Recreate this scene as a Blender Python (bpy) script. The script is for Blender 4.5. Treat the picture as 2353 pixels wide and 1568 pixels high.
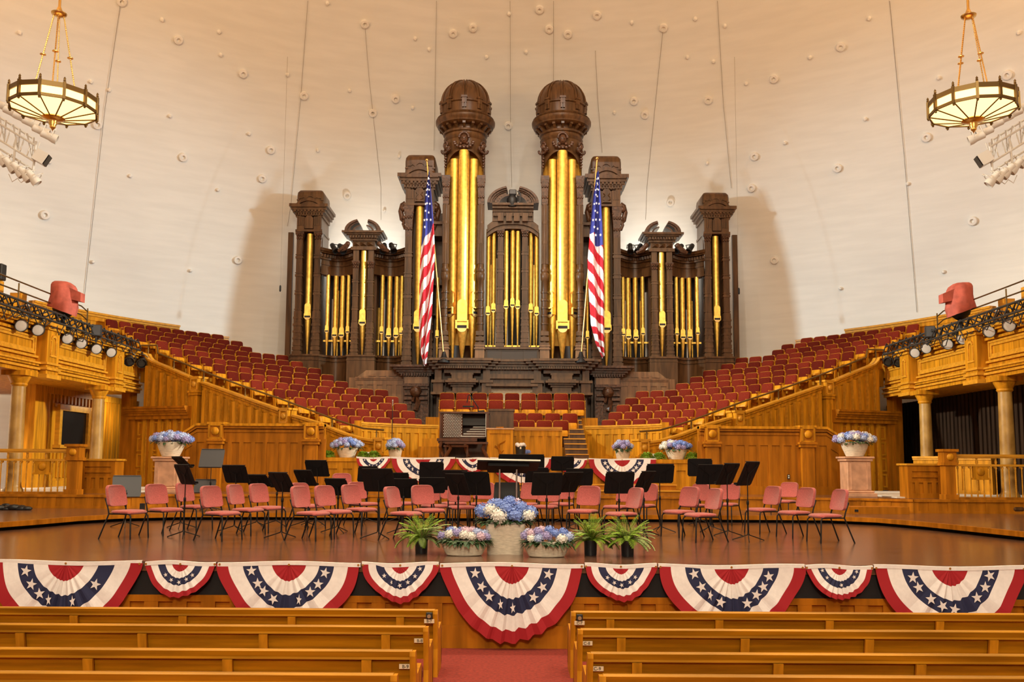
import bpy, math, random
from math import sin, cos, pi, sqrt, radians, atan2
from mathutils import Vector, Matrix

for o in list(bpy.data.objects):
    bpy.data.objects.remove(o)
SC = bpy.context.scene
COL = SC.collection
random.seed(7)

# ------------------------------------------------------------------ camera
F = 2100.0                       # focal length in pixels of the 2353 x 1568 frame
PITCH, ROLL, EYE = math.atan(.1), .0058, 2.31
FW = Vector((0, cos(PITCH), sin(PITCH)))
_U, _R = Vector((0, -sin(PITCH), cos(PITCH))), Vector((1, 0, 0))
RT = _R * cos(ROLL) + _U * sin(ROLL)
UP = _U * cos(ROLL) - _R * sin(ROLL)
camd = bpy.data.cameras.new('camera')
camd.sensor_width = 36
camd.lens = 36 * F / 2353
camd.shift_y = (858 - 784) / 2353
camd.clip_end = 300
cam = bpy.data.objects.new('camera', camd)
COL.objects.link(cam)
cam.matrix_world = Matrix(((RT.x, UP.x, -FW.x, 0), (RT.y, UP.y, -FW.y, 0), (RT.z, UP.z, -FW.z, EYE), (0, 0, 0, 1)))
SC.camera = cam

# ------------------------------------------------------------------ light and exposure
SC.view_settings.view_transform = 'Standard'
SC.view_settings.look = 'None'
SC.view_settings.gamma = 1
SC.view_settings.use_curve_mapping = False
SC.view_settings.exposure = 0.0
LG = dict(A=1, B=1, C=1, D=1, E=1, G=1, H=1, S=1)      # light groups
W = bpy.data.worlds.new('World')
SC.world = W
W.use_nodes = True
W.node_tree.nodes['Background'].inputs[0].default_value = (1, .75, .5, 1)
W.node_tree.nodes['Background'].inputs[1].default_value = .02 * LG['G']


def lamp(kind, name, loc, aim, power, color, size=1.0, spot=60, blend=.5):
    d = bpy.data.lights.new(name, kind)
    d.energy = power
    d.color = color
    if kind == 'AREA':
        d.shape = 'DISK'
        d.size = size
    else:
        d.shadow_soft_size = size
    if kind == 'SPOT':
        d.spot_size = radians(spot)
        d.spot_blend = blend
    o = bpy.data.objects.new(name, d)
    COL.objects.link(o)
    o.location = loc
    if aim is not None:
        o.rotation_euler = (Vector(aim) - Vector(loc)).to_track_quat('-Z', 'Y').to_euler()
    return o


WARM = (1, .56, .22)
SOFT = (1, .87, .64)
COOL = (1, .94, .83)
ICE = (.74, .94, 1)
# stage lights hung under the vault in front of the organ
for sx in (-1, 1):
    lamp('SPOT', 'organ_stage_light', (sx * 2.6, 22, 19.2), (sx * .6, 36, 5.6), 2500 * LG['A'], COOL, .16, 72, .9)
# the white truss lamps wash the choir and the foot of the vault opposite
for sx in (-1, 1):
    lamp('SPOT', 'truss_light', (sx * 11.2, 23.6, 11.6), (-sx * 15.5, 32, 6.4), 14300 * LG['B'], ICE, .4, 54, 1)
for sx in (-1, 1):
    lamp('SPOT', 'truss_light', (sx * 11, 22.6, 11.4), (-sx * 12.4, 24.5, 5.0), 15000 * LG['B'], SOFT, .3, 46, 1)
# front lights on the orchestra
for sx in (-1, 1):
    lamp('SPOT', 'orchestra_light', (sx * 4, 17, 17.5), (sx * 3.2, 17, 0), 2800 * LG['S'], SOFT, .35, 80, .8)
# house lights under the vault of the hall
for hx in (-8, 0, 8):
    for hy in (-4, 8):
        lamp('AREA', 'house_fill_light', (hx, hy, 17), (hx * .9, hy + 5, 0), 720 * LG['C'], SOFT, 2.2)
lamp('AREA', 'house_fill_light', (0, -12, 12), (0, 13, 1), 2300 * LG['C'], SOFT, 4)  # added frontal fill behind the camera to lift the pew backs, no fitting there
# warm cove lights washing the top of the vault
for hx in (-13, 13):
    lamp('AREA', 'cove_light', (hx, 18, 14), (hx * .96, 20.5, 24), 1000 * LG['D'], WARM, 2.0)
lamp('AREA', 'cove_light', (0, 15, 18), (0, 20, 24), 800 * LG['D'], WARM, 3.0)
# lamps below the left gallery and behind the organ wings
lamp('AREA', 'gallery_light', (-15.6, 25, 4.4), (-17.8, 25.5, 2.5), 380 * LG['H'], SOFT, .6)
lamp('AREA', 'gallery_light', (-13.3, 31.5, 4.4), (-14.2, 31.8, 2.6), 45 * LG['H'], SOFT, .4)
for sx in (-1, 1):
    lamp('AREA', 'organ_back_light', (sx * 5.5, 36.2, 9.6), (sx * 5.5, 37.4, 10.6), 110 * LG['H'], COOL, .8)

# ------------------------------------------------------------------ layout helpers


def ray(u, v):
    return FW + RT * ((u - 1176.5) / F) + UP * ((858 - v) / F)


def at(u, v, Y):
    d = ray(u, v)
    return Vector((0, 0, EYE)) + d * (Y / d.y)


def on(u, v, Z):
    d = ray(u, v)
    return Vector((0, 0, EYE)) + d * ((Z - EYE) / d.z)


# ------------------------------------------------------------------ materials
MATS = {}


def principled(name):
    m = bpy.data.materials.new(name)
    m.use_nodes = True
    MATS[name] = m
    return m, m.node_tree, m.node_tree.nodes['Principled BSDF']


def mat(name, col, rough=.5, metal=0., var=0., scale=(6, 6, 6), detail=4, bump=0., emit=0., sheen=0., coat=0., spec=None, col2=None, trans=0., lo=.35, hi=.65):
    m, t, b = principled(name)
    b.inputs['Base Color'].default_value = (*col, 1)
    b.inputs['Roughness'].default_value = rough
    b.inputs['Metallic'].default_value = metal
    if coat:
        b.inputs['Coat Weight'].default_value = coat
        b.inputs['Coat Roughness'].default_value = .15
    if spec is not None:
        b.inputs['Specular IOR Level'].default_value = spec
    if sheen:
        b.inputs['Sheen Weight'].default_value = sheen
    if emit:
        b.inputs['Emission Color'].default_value = (*col, 1)
        b.inputs['Emission Strength'].default_value = emit
    if trans:
        b.inputs['Transmission Weight'].default_value = trans
    if var or bump:
        tc = t.nodes.new('ShaderNodeTexCoord')
        mp = t.nodes.new('ShaderNodeMapping')
        nz = t.nodes.new('ShaderNodeTexNoise')
        mp.inputs['Scale'].default_value = scale
        nz.inputs['Scale'].default_value = 1
        nz.inputs['Detail'].default_value = detail
        t.links.new(tc.outputs['Object'], mp.inputs[0])
        t.links.new(mp.outputs[0], nz.inputs['Vector'])
        if var:
            r = t.nodes.new('ShaderNodeValToRGB')
            r.color_ramp.elements[0].position = lo
            r.color_ramp.elements[1].position = hi
            c2 = col2 or tuple(min(1, c * (1 + var)) for c in col)
            r.color_ramp.elements[0].color = (*[c * (1 - var) for c in col], 1)
            r.color_ramp.elements[1].color = (*c2, 1)
            t.links.new(nz.outputs[0], r.inputs[0])
            t.links.new(r.outputs[0], b.inputs['Base Color'])
        if bump:
            bp = t.nodes.new('ShaderNodeBump')
            bp.inputs['Strength'].default_value = bump
            bp.inputs['Distance'].default_value = .02
            t.links.new(nz.outputs[0], bp.inputs['Height'])
            t.links.new(bp.outputs[0], b.inputs['Normal'])
    return m


mat('oak', (.50, .205, .010), .42, var=.28, scale=(9, 9, .9), bump=.05, spec=.1)
mat('oak_long', (.40, .17, .004), .38, spec=.3, var=.30, scale=(.8, 9, 14), bump=.05)
mat('oak_edge', (.58, .26, .02), .32, spec=.35, var=.15, scale=(2, 9, 9))
mat('oak_stage', (.37, .125, .006), .45, spec=.12, var=.25, scale=(7, 7, .8), bump=.05)
mat('oak_pale', (.55, .30, .14), .45, var=.2, scale=(8, 8, 1))
mat('oak_brown', (.20, .095, .036), .4, var=.3, scale=(8, 8, .9))
mat('walnut', (.098, .045, .017), .33, var=.35, scale=(8, 8, .9), bump=.08, spec=.28)
mat('walnut_carved', (.085, .037, .019), .3, var=.45, scale=(14, 14, 14), bump=.25, spec=.3)
mat('gold_niche', (.62, .34, .05), .5, .35)
mat('gold_leaf', (.86, .54, .11), .34, .92, var=.16, scale=(9, 9, 9), bump=.10)
mat('mouth_dark', (.012, .008, .01), .6)
mat('gold_box', (.86, .60, .22), .4, .6)
mat('plaster', (.78, .77, .735), .85, var=.03, scale=(.6, .6, 5), bump=.02)
mat('white_paint', (.80, .77, .72), .6)
mat('stage_wood', (.135, .062, .034), .20, var=.22, scale=(.5, 9, 9), bump=.03, coat=.3)
mat('carpet', (.225, .021, .010), .95, var=.2, scale=(26, 26, 26), bump=.25)
mat('carpet_runner', (.30, .06, .045), .95, var=.3, scale=(30, 30, 30))
mat('chair_red', (.40, .085, .076), .9, var=.15, scale=(60, 60, 60), sheen=.3)
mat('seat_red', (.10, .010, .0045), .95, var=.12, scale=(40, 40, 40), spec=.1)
mat('seat_red_lit', (.16, .018, .008), .95, var=.12, scale=(40, 40, 40), spec=.1)  # lit copy of seat_red: light on the pads put into the colour
mat('black_metal', (.010, .009, .009), .45, .2, spec=.3)
mat('black_desk', (.007, .006, .007), .6, spec=.2)
mat('grey_desk', (.055, .055, .06), .45)
mat('black_plastic', (.012, .012, .013), .45)
mat('steel', (.6, .6, .6), .3, 1.0)
mat('brass', (.72, .45, .14), .3, 1.0)
mat('brass_dark', (.17, .105, .035), .4, .8)
mat('white_metal', (.70, .67, .62), .5)
mat('rig_metal', (.05, .045, .04), .4, .5)
mat('lens_white', (.52, .46, .40), .25)
mat('cloth_white', (.78, .74, .72), .85, var=.04, scale=(20, 20, 20))
mat('cloth_red', (.33, .006, .012), .85)
mat('cloth_navy', (.014, .017, .06), .85)
mat('flag_red', (.60, .015, .03), .8)
mat('flag_blue', (.05, .06, .32), .8)
mat('flag_white', (.85, .83, .86), .8)
mat('cover_red', (.42, .085, .055), .8, var=.2, scale=(5, 5, 5), bump=.2)
mat('pot_stone', (.66, .57, .44), .8, var=.12, scale=(12, 12, 40), bump=.2)
mat('pot_black', (.012, .012, .014), .4)
mat('fern_green', (.20, .33, .02), .55, var=.4, scale=(9, 9, 9))
mat('fern_pale', (.30, .40, .13), .55, var=.3, scale=(9, 9, 9))
mat('leaf_dark', (.028, .065, .018), .5, var=.4, scale=(9, 9, 9))
mat('shrub_green', (.28, .42, .04), .6, var=.4, scale=(14, 14, 14))
mat('petal_blue', (.20, .30, .68), .7, var=.25, scale=(30, 30, 30))
mat('petal_pale', (.42, .50, .75), .7, var=.2, scale=(30, 30, 30))
mat('petal_lilac', (.34, .30, .56), .7, var=.25, scale=(30, 30, 30))
mat('petal_white', (.78, .76, .70), .7, var=.1, scale=(30, 30, 30))
mat('petal_pink', (.62, .45, .55), .7, var=.15, scale=(30, 30, 30))
mat('column_paint', (.34, .17, .03), .4, var=.28, scale=(3, 3, 2), detail=8, col2=(.44, .25, .06))
mat('pedestal_pink', (.55, .30, .18), .4, var=.18, scale=(4, 4, 4), detail=8)
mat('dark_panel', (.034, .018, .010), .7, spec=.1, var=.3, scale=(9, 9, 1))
mat('speaker_grey', (.10, .085, .075), .8)
mat('glass_dark', (.012, .010, .009), .08)
mat('ivory', (.74, .70, .60), .4)
mat('console_wood', (.085, .028, .010), .3, spec=.3, var=.3, scale=(6, 6, 2))
mat('rope', (.28, .24, .19), .8)
mat('paper', (.78, .76, .70), .8)
mat('label_cream', (.80, .68, .46), .5)
mat('ink', (.03, .025, .02), .6)
mat('lamp_glass', (1, .66, .26), .4, emit=2.3 * LG['E'])
mat('knob_dark', (.03, .018, .012), .4)
mat('beige_wall', (.70, .64, .55), .8)
mat('gap_black', (.006, .005, .005), .8)

# the gilding is burnished around the pipes, so highlights run along them
_t = MATS['gold_leaf'].node_tree
_n = _t.nodes.new('ShaderNodeTangent')
_n.direction_type = 'RADIAL'
_n.axis = 'Z'
_b = _t.nodes['Principled BSDF']
_t.links.new(_n.outputs[0], _b.inputs['Tangent'])
_b.inputs['Anisotropic'].default_value = .85

# ------------------------------------------------------------------ mesh builder


class MB:
    def __init__(s):
        s.v, s.f, s.k, s.mi, s.M = [], [], [], 0, None

    def m(s, i):
        s.mi = i
        return s

    def add(s, vs, fs):
        n = len(s.v)
        if s.M is not None:
            vs = [tuple(s.M @ Vector(p)) for p in vs]
        s.v += [tuple(p) for p in vs]
        for f in fs:
            s.f.append(tuple(i + n for i in f))
            s.k.append(s.mi)
        return s

    def box(s, x0, x1, y0, y1, z0, z1):
        # a hair of difference from box to box keeps faces from coinciding
        e = min(.0005, .02 * min(abs(x1 - x0), abs(y1 - y0), abs(z1 - z0))) * (len(s.f) // 6 % 11)
        x0, x1, y0, y1, z0, z1 = min(x0, x1) - e, max(x0, x1) + e, min(y0, y1) - e, max(y0, y1) + e, min(z0, z1) - e, max(z0, z1) + e
        return s.add([(x0, y0, z0), (x1, y0, z0), (x1, y1, z0), (x0, y1, z0), (x0, y0, z1), (x1, y0, z1), (x1, y1, z1), (x0, y1, z1)],
                     [(0, 3, 2, 1), (4, 5, 6, 7), (0, 1, 5, 4), (1, 2, 6, 5), (2, 3, 7, 6), (3, 0, 4, 7)])

    def bbox(s, x0, x1, y0, y1, z0, z1, b):
        """box with chamfered vertical edges and top"""
        def ring(i, z):
            return [(x0 + i, y0 + b, z), (x0 + b, y0 + i, z), (x1 - b, y0 + i, z), (x1 - i, y0 + b, z),
                    (x1 - i, y1 - b, z), (x1 - b, y1 - i, z), (x0 + b, y1 - i, z), (x0 + i, y1 - b, z)]
        return s.loft([ring(b, z0), ring(0, z0 + b), ring(0, z1 - b), ring(b, z1)], True, True)

    def loft(s, rings, cap=True, close=True):
        n = len(rings[0])
        vs = [p for r in rings for p in r]
        fs = []
        for i in range(len(rings) - 1):
            for j in range(n if close else n - 1):
                a, b = i * n + j, i * n + (j + 1) % n
                fs.append((a, b, b + n, a + n))
        if cap:
            fs.append(tuple(range(n - 1, -1, -1)))
            fs.append(tuple(range((len(rings) - 1) * n, len(rings) * n)))
        return s.add(vs, fs)

    def lathe(s, prof, n=16, c=(0, 0, 0), a0=0, a1=2 * pi, sx=1, sy=1, cap=True):
        full = abs(a1 - a0 - 2 * pi) < 1e-6
        k = n if full else n + 1
        rings = [[(c[0] + r * cos(a0 + (a1 - a0) * j / n) * sx, c[1] + r * sin(a0 + (a1 - a0) * j / n) * sy, c[2] + z) for j in range(k)] for r, z in prof]
        return s.loft(rings, cap, full)

    def prism_y(s, poly, y0, y1):
        e = min(.0007, .02 * abs(y1 - y0)) * (len(s.f) % 7 + .5)
        y0, y1 = min(y0, y1) - e, max(y0, y1) + e
        n = len(poly)
        vs = [(x, y0, z) for x, z in poly] + [(x, y1, z) for x, z in poly]
        return s.add(vs, [tuple(range(n)), tuple(range(2 * n - 1, n - 1, -1))] + [(i, i + n, (i + 1) % n + n, (i + 1) % n) for i in range(n)])

    def prism_x(s, poly, x0, x1):
        n = len(poly)
        vs = [(x0, y, z) for y, z in poly] + [(x1, y, z) for y, z in poly]
        return s.add(vs, [tuple(range(n - 1, -1, -1)), tuple(range(n, 2 * n))] + [(i, (i + 1) % n, (i + 1) % n + n, i + n) for i in range(n)])

    def prism_z(s, poly, z0, z1):
        n = len(poly)
        vs = [(x, y, z0) for x, y in poly] + [(x, y, z1) for x, y in poly]
        return s.add(vs, [tuple(range(n - 1, -1, -1)), tuple(range(n, 2 * n))] + [(i, (i + 1) % n, (i + 1) % n + n, i + n) for i in range(n)])

    def tube(s, pts, r, n=6, cap=True):
        pts = [Vector(p) for p in pts]
        rings = []
        prev = None
        for i, p in enumerate(pts):
            t = (pts[min(i + 1, len(pts) - 1)] - pts[max(i - 1, 0)])
            t = t.normalized() if t.length > 1e-9 else Vector((0, 0, 1))
            if prev is None:
                a = t.orthogonal().normalized()
            else:
                a = (prev - t * prev.dot(t))
                a = a.normalized() if a.length > 1e-6 else t.orthogonal().normalized()
            prev = a
            b = t.cross(a)
            rr = r[i] if isinstance(r, (list, tuple)) else r
            rings.append([tuple(p + a * cos(2 * pi * j / n) * rr + b * sin(2 * pi * j / n) * rr) for j in range(n)])
        return s.loft(rings, cap, True)

    def ball(s, c, r, nu=10, nv=6, sx=1, sy=1, sz=1):
        prof = [(max(1e-4, r * sin(pi * i / nv)), -r * cos(pi * i / nv) * sz) for i in range(nv + 1)]
        return s.lathe(prof, nu, c, sx=sx, sy=sy, cap=False)

    def grid(s, nu, nv, fn):
        vs = [fn(i / nu, j / nv) for j in range(nv + 1) for i in range(nu + 1)]
        return s.add(vs, [(j * (nu + 1) + i, j * (nu + 1) + i + 1, (j + 1) * (nu + 1) + i + 1, (j + 1) * (nu + 1) + i) for j in range(nv) for i in range(nu)])

    def build(s, name, mats, parent=None, smooth=0, loc=None, rz=0):
        me = bpy.data.meshes.new(name)
        me.from_pydata(s.v, [], s.f)
        for q in (mats if isinstance(mats, (list, tuple)) else [mats]):
            me.materials.append(MATS[q])
        if any(s.k):
            me.polygons.foreach_set('material_index', s.k)
        if smooth:
            me.polygons.foreach_set('use_smooth', [True] * len(me.polygons))
            me.set_sharp_from_angle(angle=radians(smooth))
        me.update()
        o = bpy.data.objects.new(name, me)
        COL.objects.link(o)
        if parent is not None:
            o.parent = parent
        if loc is not None:
            o.location = loc
        if rz:
            o.rotation_euler.z = rz
        return o


def tag(o, label, cat, group=None, kind=None):
    o['label'] = label
    o['category'] = cat
    if group:
        o['group'] = group
    if kind:
        o['kind'] = kind
    return o


def thing(name, label, cat, loc=(0, 0, 0), rz=0, group=None):
    o = bpy.data.objects.new(name, None)
    o.empty_display_size = .1
    COL.objects.link(o)
    o.location = loc
    o.rotation_euler.z = rz
    return tag(o, label, cat, group)


def struct(o, label=None):
    o['kind'] = 'structure'
    if label:
        o['label'] = label
    return o


def dup(root, loc, rz=0, label=None, group=None, sc=None):
    r = root.copy()
    COL.objects.link(r)
    r.location = loc
    r.rotation_euler = (0, 0, rz)
    if sc:
        r.scale = (sc, sc, sc)
    if label:
        r['label'] = label
    if group:
        r['group'] = group
    for ch in list(root.children):
        c = ch.copy()
        COL.objects.link(c)
        c.parent = r
        for g in list(ch.children):
            d = g.copy()
            COL.objects.link(d)
            d.parent = c
    return r


ORD = ['', 'first', 'second', 'third', 'fourth', 'fifth', 'sixth', 'seventh', 'eighth', 'ninth', 'tenth', 'eleventh', 'twelfth', 'thirteenth', 'fourteenth', 'fifteenth', 'sixteenth', 'seventeenth', 'eighteenth', 'nineteenth', 'twentieth']
# ------------------------------------------------------------------ the shell: vaulted ceiling, floor, stage
DC, DA, DB, DZ, DH = (0, 10.0), 26.0, 29.5, 5.0, 18.5
PP, QQ = 3.2, 2.4


def dome_in(p):
    rho = sqrt(((p[0] - DC[0]) / DA) ** 2 + ((p[1] - DC[1]) / DB) ** 2)
    if p[2] <= DZ:
        return rho < 1
    return rho ** PP + ((p[2] - DZ) / DH) ** QQ < 1


def dome_hit(u, v):
    d = ray(u, v)
    o = Vector((0, 0, EYE))
    a, b = 5.0, 80.0
    for _ in range(50):
        m = (a + b) / 2
        if dome_in(o + d * m):
            a = m
        else:
            b = m
    return o + d * a


def dome_n(p):
    e = .05
    def val(q):
        rho = sqrt((q[0] / DA) ** 2 + ((q[1] - DC[1]) / DB) ** 2)
        return rho ** PP + (max(0, q[2] - DZ) / DH) ** QQ
    g = Vector([val(p + Vector(w) * e) - val(p - Vector(w) * e) for w in ((1, 0, 0), (0, 1, 0), (0, 0, 1))])
    return -g.normalized()


b = MB()
rings = []
NS = 96
prof = [(1, -1.0), (1, DZ)] + [((1 - (k / 24) ** QQ) ** (1 / PP), DZ + DH * k / 24) for k in range(1, 24)] + [(.12, DZ + DH * .999), (.001, DZ + DH)]
for rr, z in prof:
    rings.append([(DA * rr * cos(2 * pi * j / NS), DC[1] + DB * rr * sin(2 * pi * j / NS), z) for j in range(NS)])
b.loft(rings, False, True)
struct(b.build('ceiling', 'plaster', smooth=60), 'cream plaster vault curving over the choir and organ')

b = MB()
b.box(-26, 26, -20, 40, -.3, 0)
struct(b.build('floor', 'carpet'), 'red carpeted hall floor and centre aisle')

ST, UPZ, L3, POD = 1.06, 1.21, 1.53, 2.47     # levels: stage, upper stage, third level, podium
SF = 11.8                                     # stage front
# stage floor
b = MB()
b.box(-14, 14, SF, 23, ST - .12, ST)
struct(b.build('stage_floor', 'stage_wood'), 'polished brown boards of the lower stage')
# stage front panelling
b = MB()
b.box(-14, 14, SF + .05, SF + .25, 0, ST - .12)
b.m(1).box(-14, 14, SF + .02, SF + .25, ST - .42, ST - .12)
b.m(0)
b.box(-14, 14, SF + .01, SF + .06, 0, .28)
b.box(-14, 14, SF + .01, SF + .06, ST - .50, ST - .42)
x = -14
while x < 14:
    b.box(x, x + .17, SF + .015, SF + .06, .28, ST - .5)
    x += .36
struct(b.build('stage_front', ['oak_stage', 'gap_black']), 'oak panelled front of the stage under the bunting')

# upper stage with the rounded edge
edge = [(-14, 16.5), (-9.25, 16.6), (-9.0, 17.4), (-8.75, 18.6), (-8.3, 19.5), (-7.3, 20.15), (-5.5, 20.4), (5.5, 20.4), (7.0, 20.35), (7.8, 19.7), (8.25, 18.4), (8.8, 15.6), (9.2, 13.5), (14, 13.4)]
inset = [(x * 1.0 + (.0 if abs(x) > 13 else (-.16 if x < 0 else .16)), y + .16) for x, y in edge]
b = MB()
b.prism_z(edge + [(14, 24.5), (-14, 24.5)], UPZ - .075, UPZ)
b.m(1).prism_z(inset + [(13.9, 24.4), (-13.9, 24.4)], ST, UPZ - .075)
o = b.build('stage_upper_floor', ['stage_wood', 'gap_black'])
struct(o, 'upper stage level with a curved lip')
b = MB()
for i in range(len(edge) - 1):
    (xa, ya), (xb, yb) = edge[i], edge[i + 1]
    n = Vector((yb - ya, -(xb - xa), 0)).normalized() * .02
    b.add([(xa + n.x, ya + n.y, UPZ - .085), (xb + n.x, yb + n.y, UPZ - .085), (xb + n.x, yb + n.y, UPZ + .008), (xa + n.x, ya + n.y, UPZ + .008),
           (xa - n.x * 3, ya - n.y * 3, UPZ + .008), (xb - n.x * 3, yb - n.y * 3, UPZ + .008), (xa - n.x, ya - n.y, UPZ - .085), (xb - n.x, yb - n.y, UPZ - .085)],
          [(0, 1, 2, 3), (3, 2, 5, 4), (1, 0, 6, 7)])
struct(b.build('trim_1', 'oak_stage'), 'oak nosing along the curved upper stage edge')

# third level and its panelled riser
b = MB()
r3 = [(-15, 22.0), (-9.6, 22.0), (-8.6, 22.7), (-5.6, 23.1), (5.6, 23.1), (8.6, 22.7), (9.6, 22.0), (15, 22.0)]
b.prism_z(r3 + [(15, 33), (-15, 33)], UPZ - .1, L3)
b.m(1)
for i in range(len(r3) - 1):
    A, B = Vector((*r3[i], 0)), Vector((*r3[i + 1], 0))
    L = (B - A).length
    t = (B - A).normalized()
    n = Vector((t.y, -t.x, 0))
    b.M = Matrix(((t.x, -n.x, 0, A.x), (t.y, -n.y, 0, A.y), (0, 0, 1, 0), (0, 0, 0, 1)))
    b.box(0, L, -.006, .02, UPZ, L3)
    b.box(0, L, -.05, .02, L3 - .05, L3 + .006)
    b.box(0, L, -.025, .02, UPZ, UPZ + .05)
    k = int(L / .42)
    for j in range(k + 1):
        x = L * j / max(1, k)
        b.box(max(0, x - .1), min(L, x + .1), -.022, .02, UPZ + .05, L3 - .05)
    b.M = None
struct(b.build('stage_riser', ['stage_wood', 'oak_stage']), 'third stage level with a panelled oak riser')
# small step boxes at the riser
b = MB()
b.box(7.95, 9.3, 21.55, 22.15, UPZ, UPZ + .16)
b.m(1).box(8.02, 8.1, 21.53, 21.56, UPZ + .05, UPZ + .1)
tag(b.build('step_box', ['oak_stage', 'gap_black']), 'low oak step box against the riser on the right', 'step')

# podium
PY = 25.5
b = MB()
b.prism_z([(-5.25, PY), (5.25, PY), (5.4, 30), (-5.4, 30)], L3, POD)
b.m(1)
b.box(-5.28, 5.28, PY - .06, PY + .05, POD - .1, POD + .005)
b.box(-5.28, 5.28, PY - .05, PY + .05, L3, L3 + .16)
b.box(-5.28, 5.28, PY - .03, PY + .05, POD - .3, POD - .1)
x = -5.25
while x < 5.2:
    b.box(x, x + .16, PY - .03, PY + .05, L3 + .16, POD - .3)
    x += .42
struct(b.build('podium', ['oak', 'oak']), 'oak podium carrying the console and lectern')
# steps in front of the podium
b = MB()
b.box(-4.6, 4.6, 23.9, PY, L3, L3 + .13)
b.m(1).box(-4.62, 4.62, 23.87, 24.0, L3 + .1, L3 + .135)
b.m(0).box(-4.4, 4.4, 24.6, PY, L3 + .13, L3 + .27)
b.m(1).box(-4.42, 4.42, 24.57, 24.7, L3 + .24, L3 + .275)
struct(b.build('podium_step', ['oak_stage', 'oak_edge']), 'two long oak steps below the podium bunting')
# ------------------------------------------------------------------ choir loft
CY = 24.5


def row_r(k):
    return 6.25 + .8 * (k - 1)


def row_z(k):
    return 3.78 + .294 * (k - 1) - .85


WL0, WL1 = Vector((-3.84, 26.6)), Vector((-12.5, 30.3))
WD = (WL1 - WL0).normalized()


def wl_hit(u, v):
    """point of the left choir wall plane behind a direction"""
    d = ray(u, v)
    n = Vector((WD.y, -WD.x))
    t = n.dot(WL0) / (n.x * d.x + n.y * d.y)
    p = Vector((0, 0, EYE)) + d * t
    return (Vector((p.x, p.y)) - WL0).dot(WD), p.z


THIN = {1: 957, 2: 941, 3: 922.7, 4: 903, 5: 879, 6: 787, 7: 754, 8: 724, 9: 682, 10: 648, 11: 564, 12: 542, 13: 497}


def theta_px(u, R):
    q = (u - 1177) / F
    a, bb, c = q * q + 1, -2 * CY, CY * CY - R * R
    Y = (-bb + sqrt(max(0, bb * bb - 4 * a * c))) / (2 * a)
    return atan2(-q * Y, Y - CY)


ROWS = {}
for k in range(1, 14):
    R = row_r(k)
    t0 = theta_px(THIN[k], R)
    t = t0
    n = 0
    ths = []
    while n < 16:
        x, y = -R * sin(t), CY + R * cos(t)
        s = (Vector((x, y)) - WL0)
        dist = s.x * -WD.y + s.y * WD.x          # signed distance from the wall line
        u = 1177 + F * x / y
        if abs(dist) < .42 or (k >= 10 and u < (95 if k > 11 else 230)):
            break
        if (dist < 0) != ((Vector((0, 40)) - WL0).dot(Vector((-WD.y, WD.x))) < 0):
            break
        ths.append(t)
        t += .555 / R
        n += 1
    ROWS[k] = ths

# risers: one stepped floor for each side
for sg, sd in ((-1, 'left'), (1, 'right')):
    b = MB()
    for k in range(1, 14):
        R = row_r(k)
        ths = ROWS[k]
        a0, a1 = ths[0] - .28 / R - .03, ths[-1] + .3 / R + (.3 if k > 10 else .06)
        def clear(t, r):                      # distance of a riser corner behind the side wall
            q = Vector((-r * sin(t), CY + r * cos(t))) - WL0
            return q.dot(Vector((WD.y, -WD.x)))
        while k < 11 and a1 > a0 and min(clear(a1, R - .42), clear(a1, R + .38)) < .16:
            a1 -= .01
        z = row_z(k)
        n = 14
        R0, R1 = R - .42, R + .38
        ri = [[(sg * r * sin(a0 + (a1 - a0) * j / n), CY + r * cos(a0 + (a1 - a0) * j / n), zz) for r, zz in ((R0, z - .6), (R0, z), (R1, z), (R1, z - .6))] for j in range(n + 1)]
        b.loft(ri, True, True)
    struct(b.build('choir_riser', 'oak'), 'stepped oak floor of the choir seats on the ' + sd)

# seat prototype, facing -Y, origin on the floor under the pad


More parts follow.
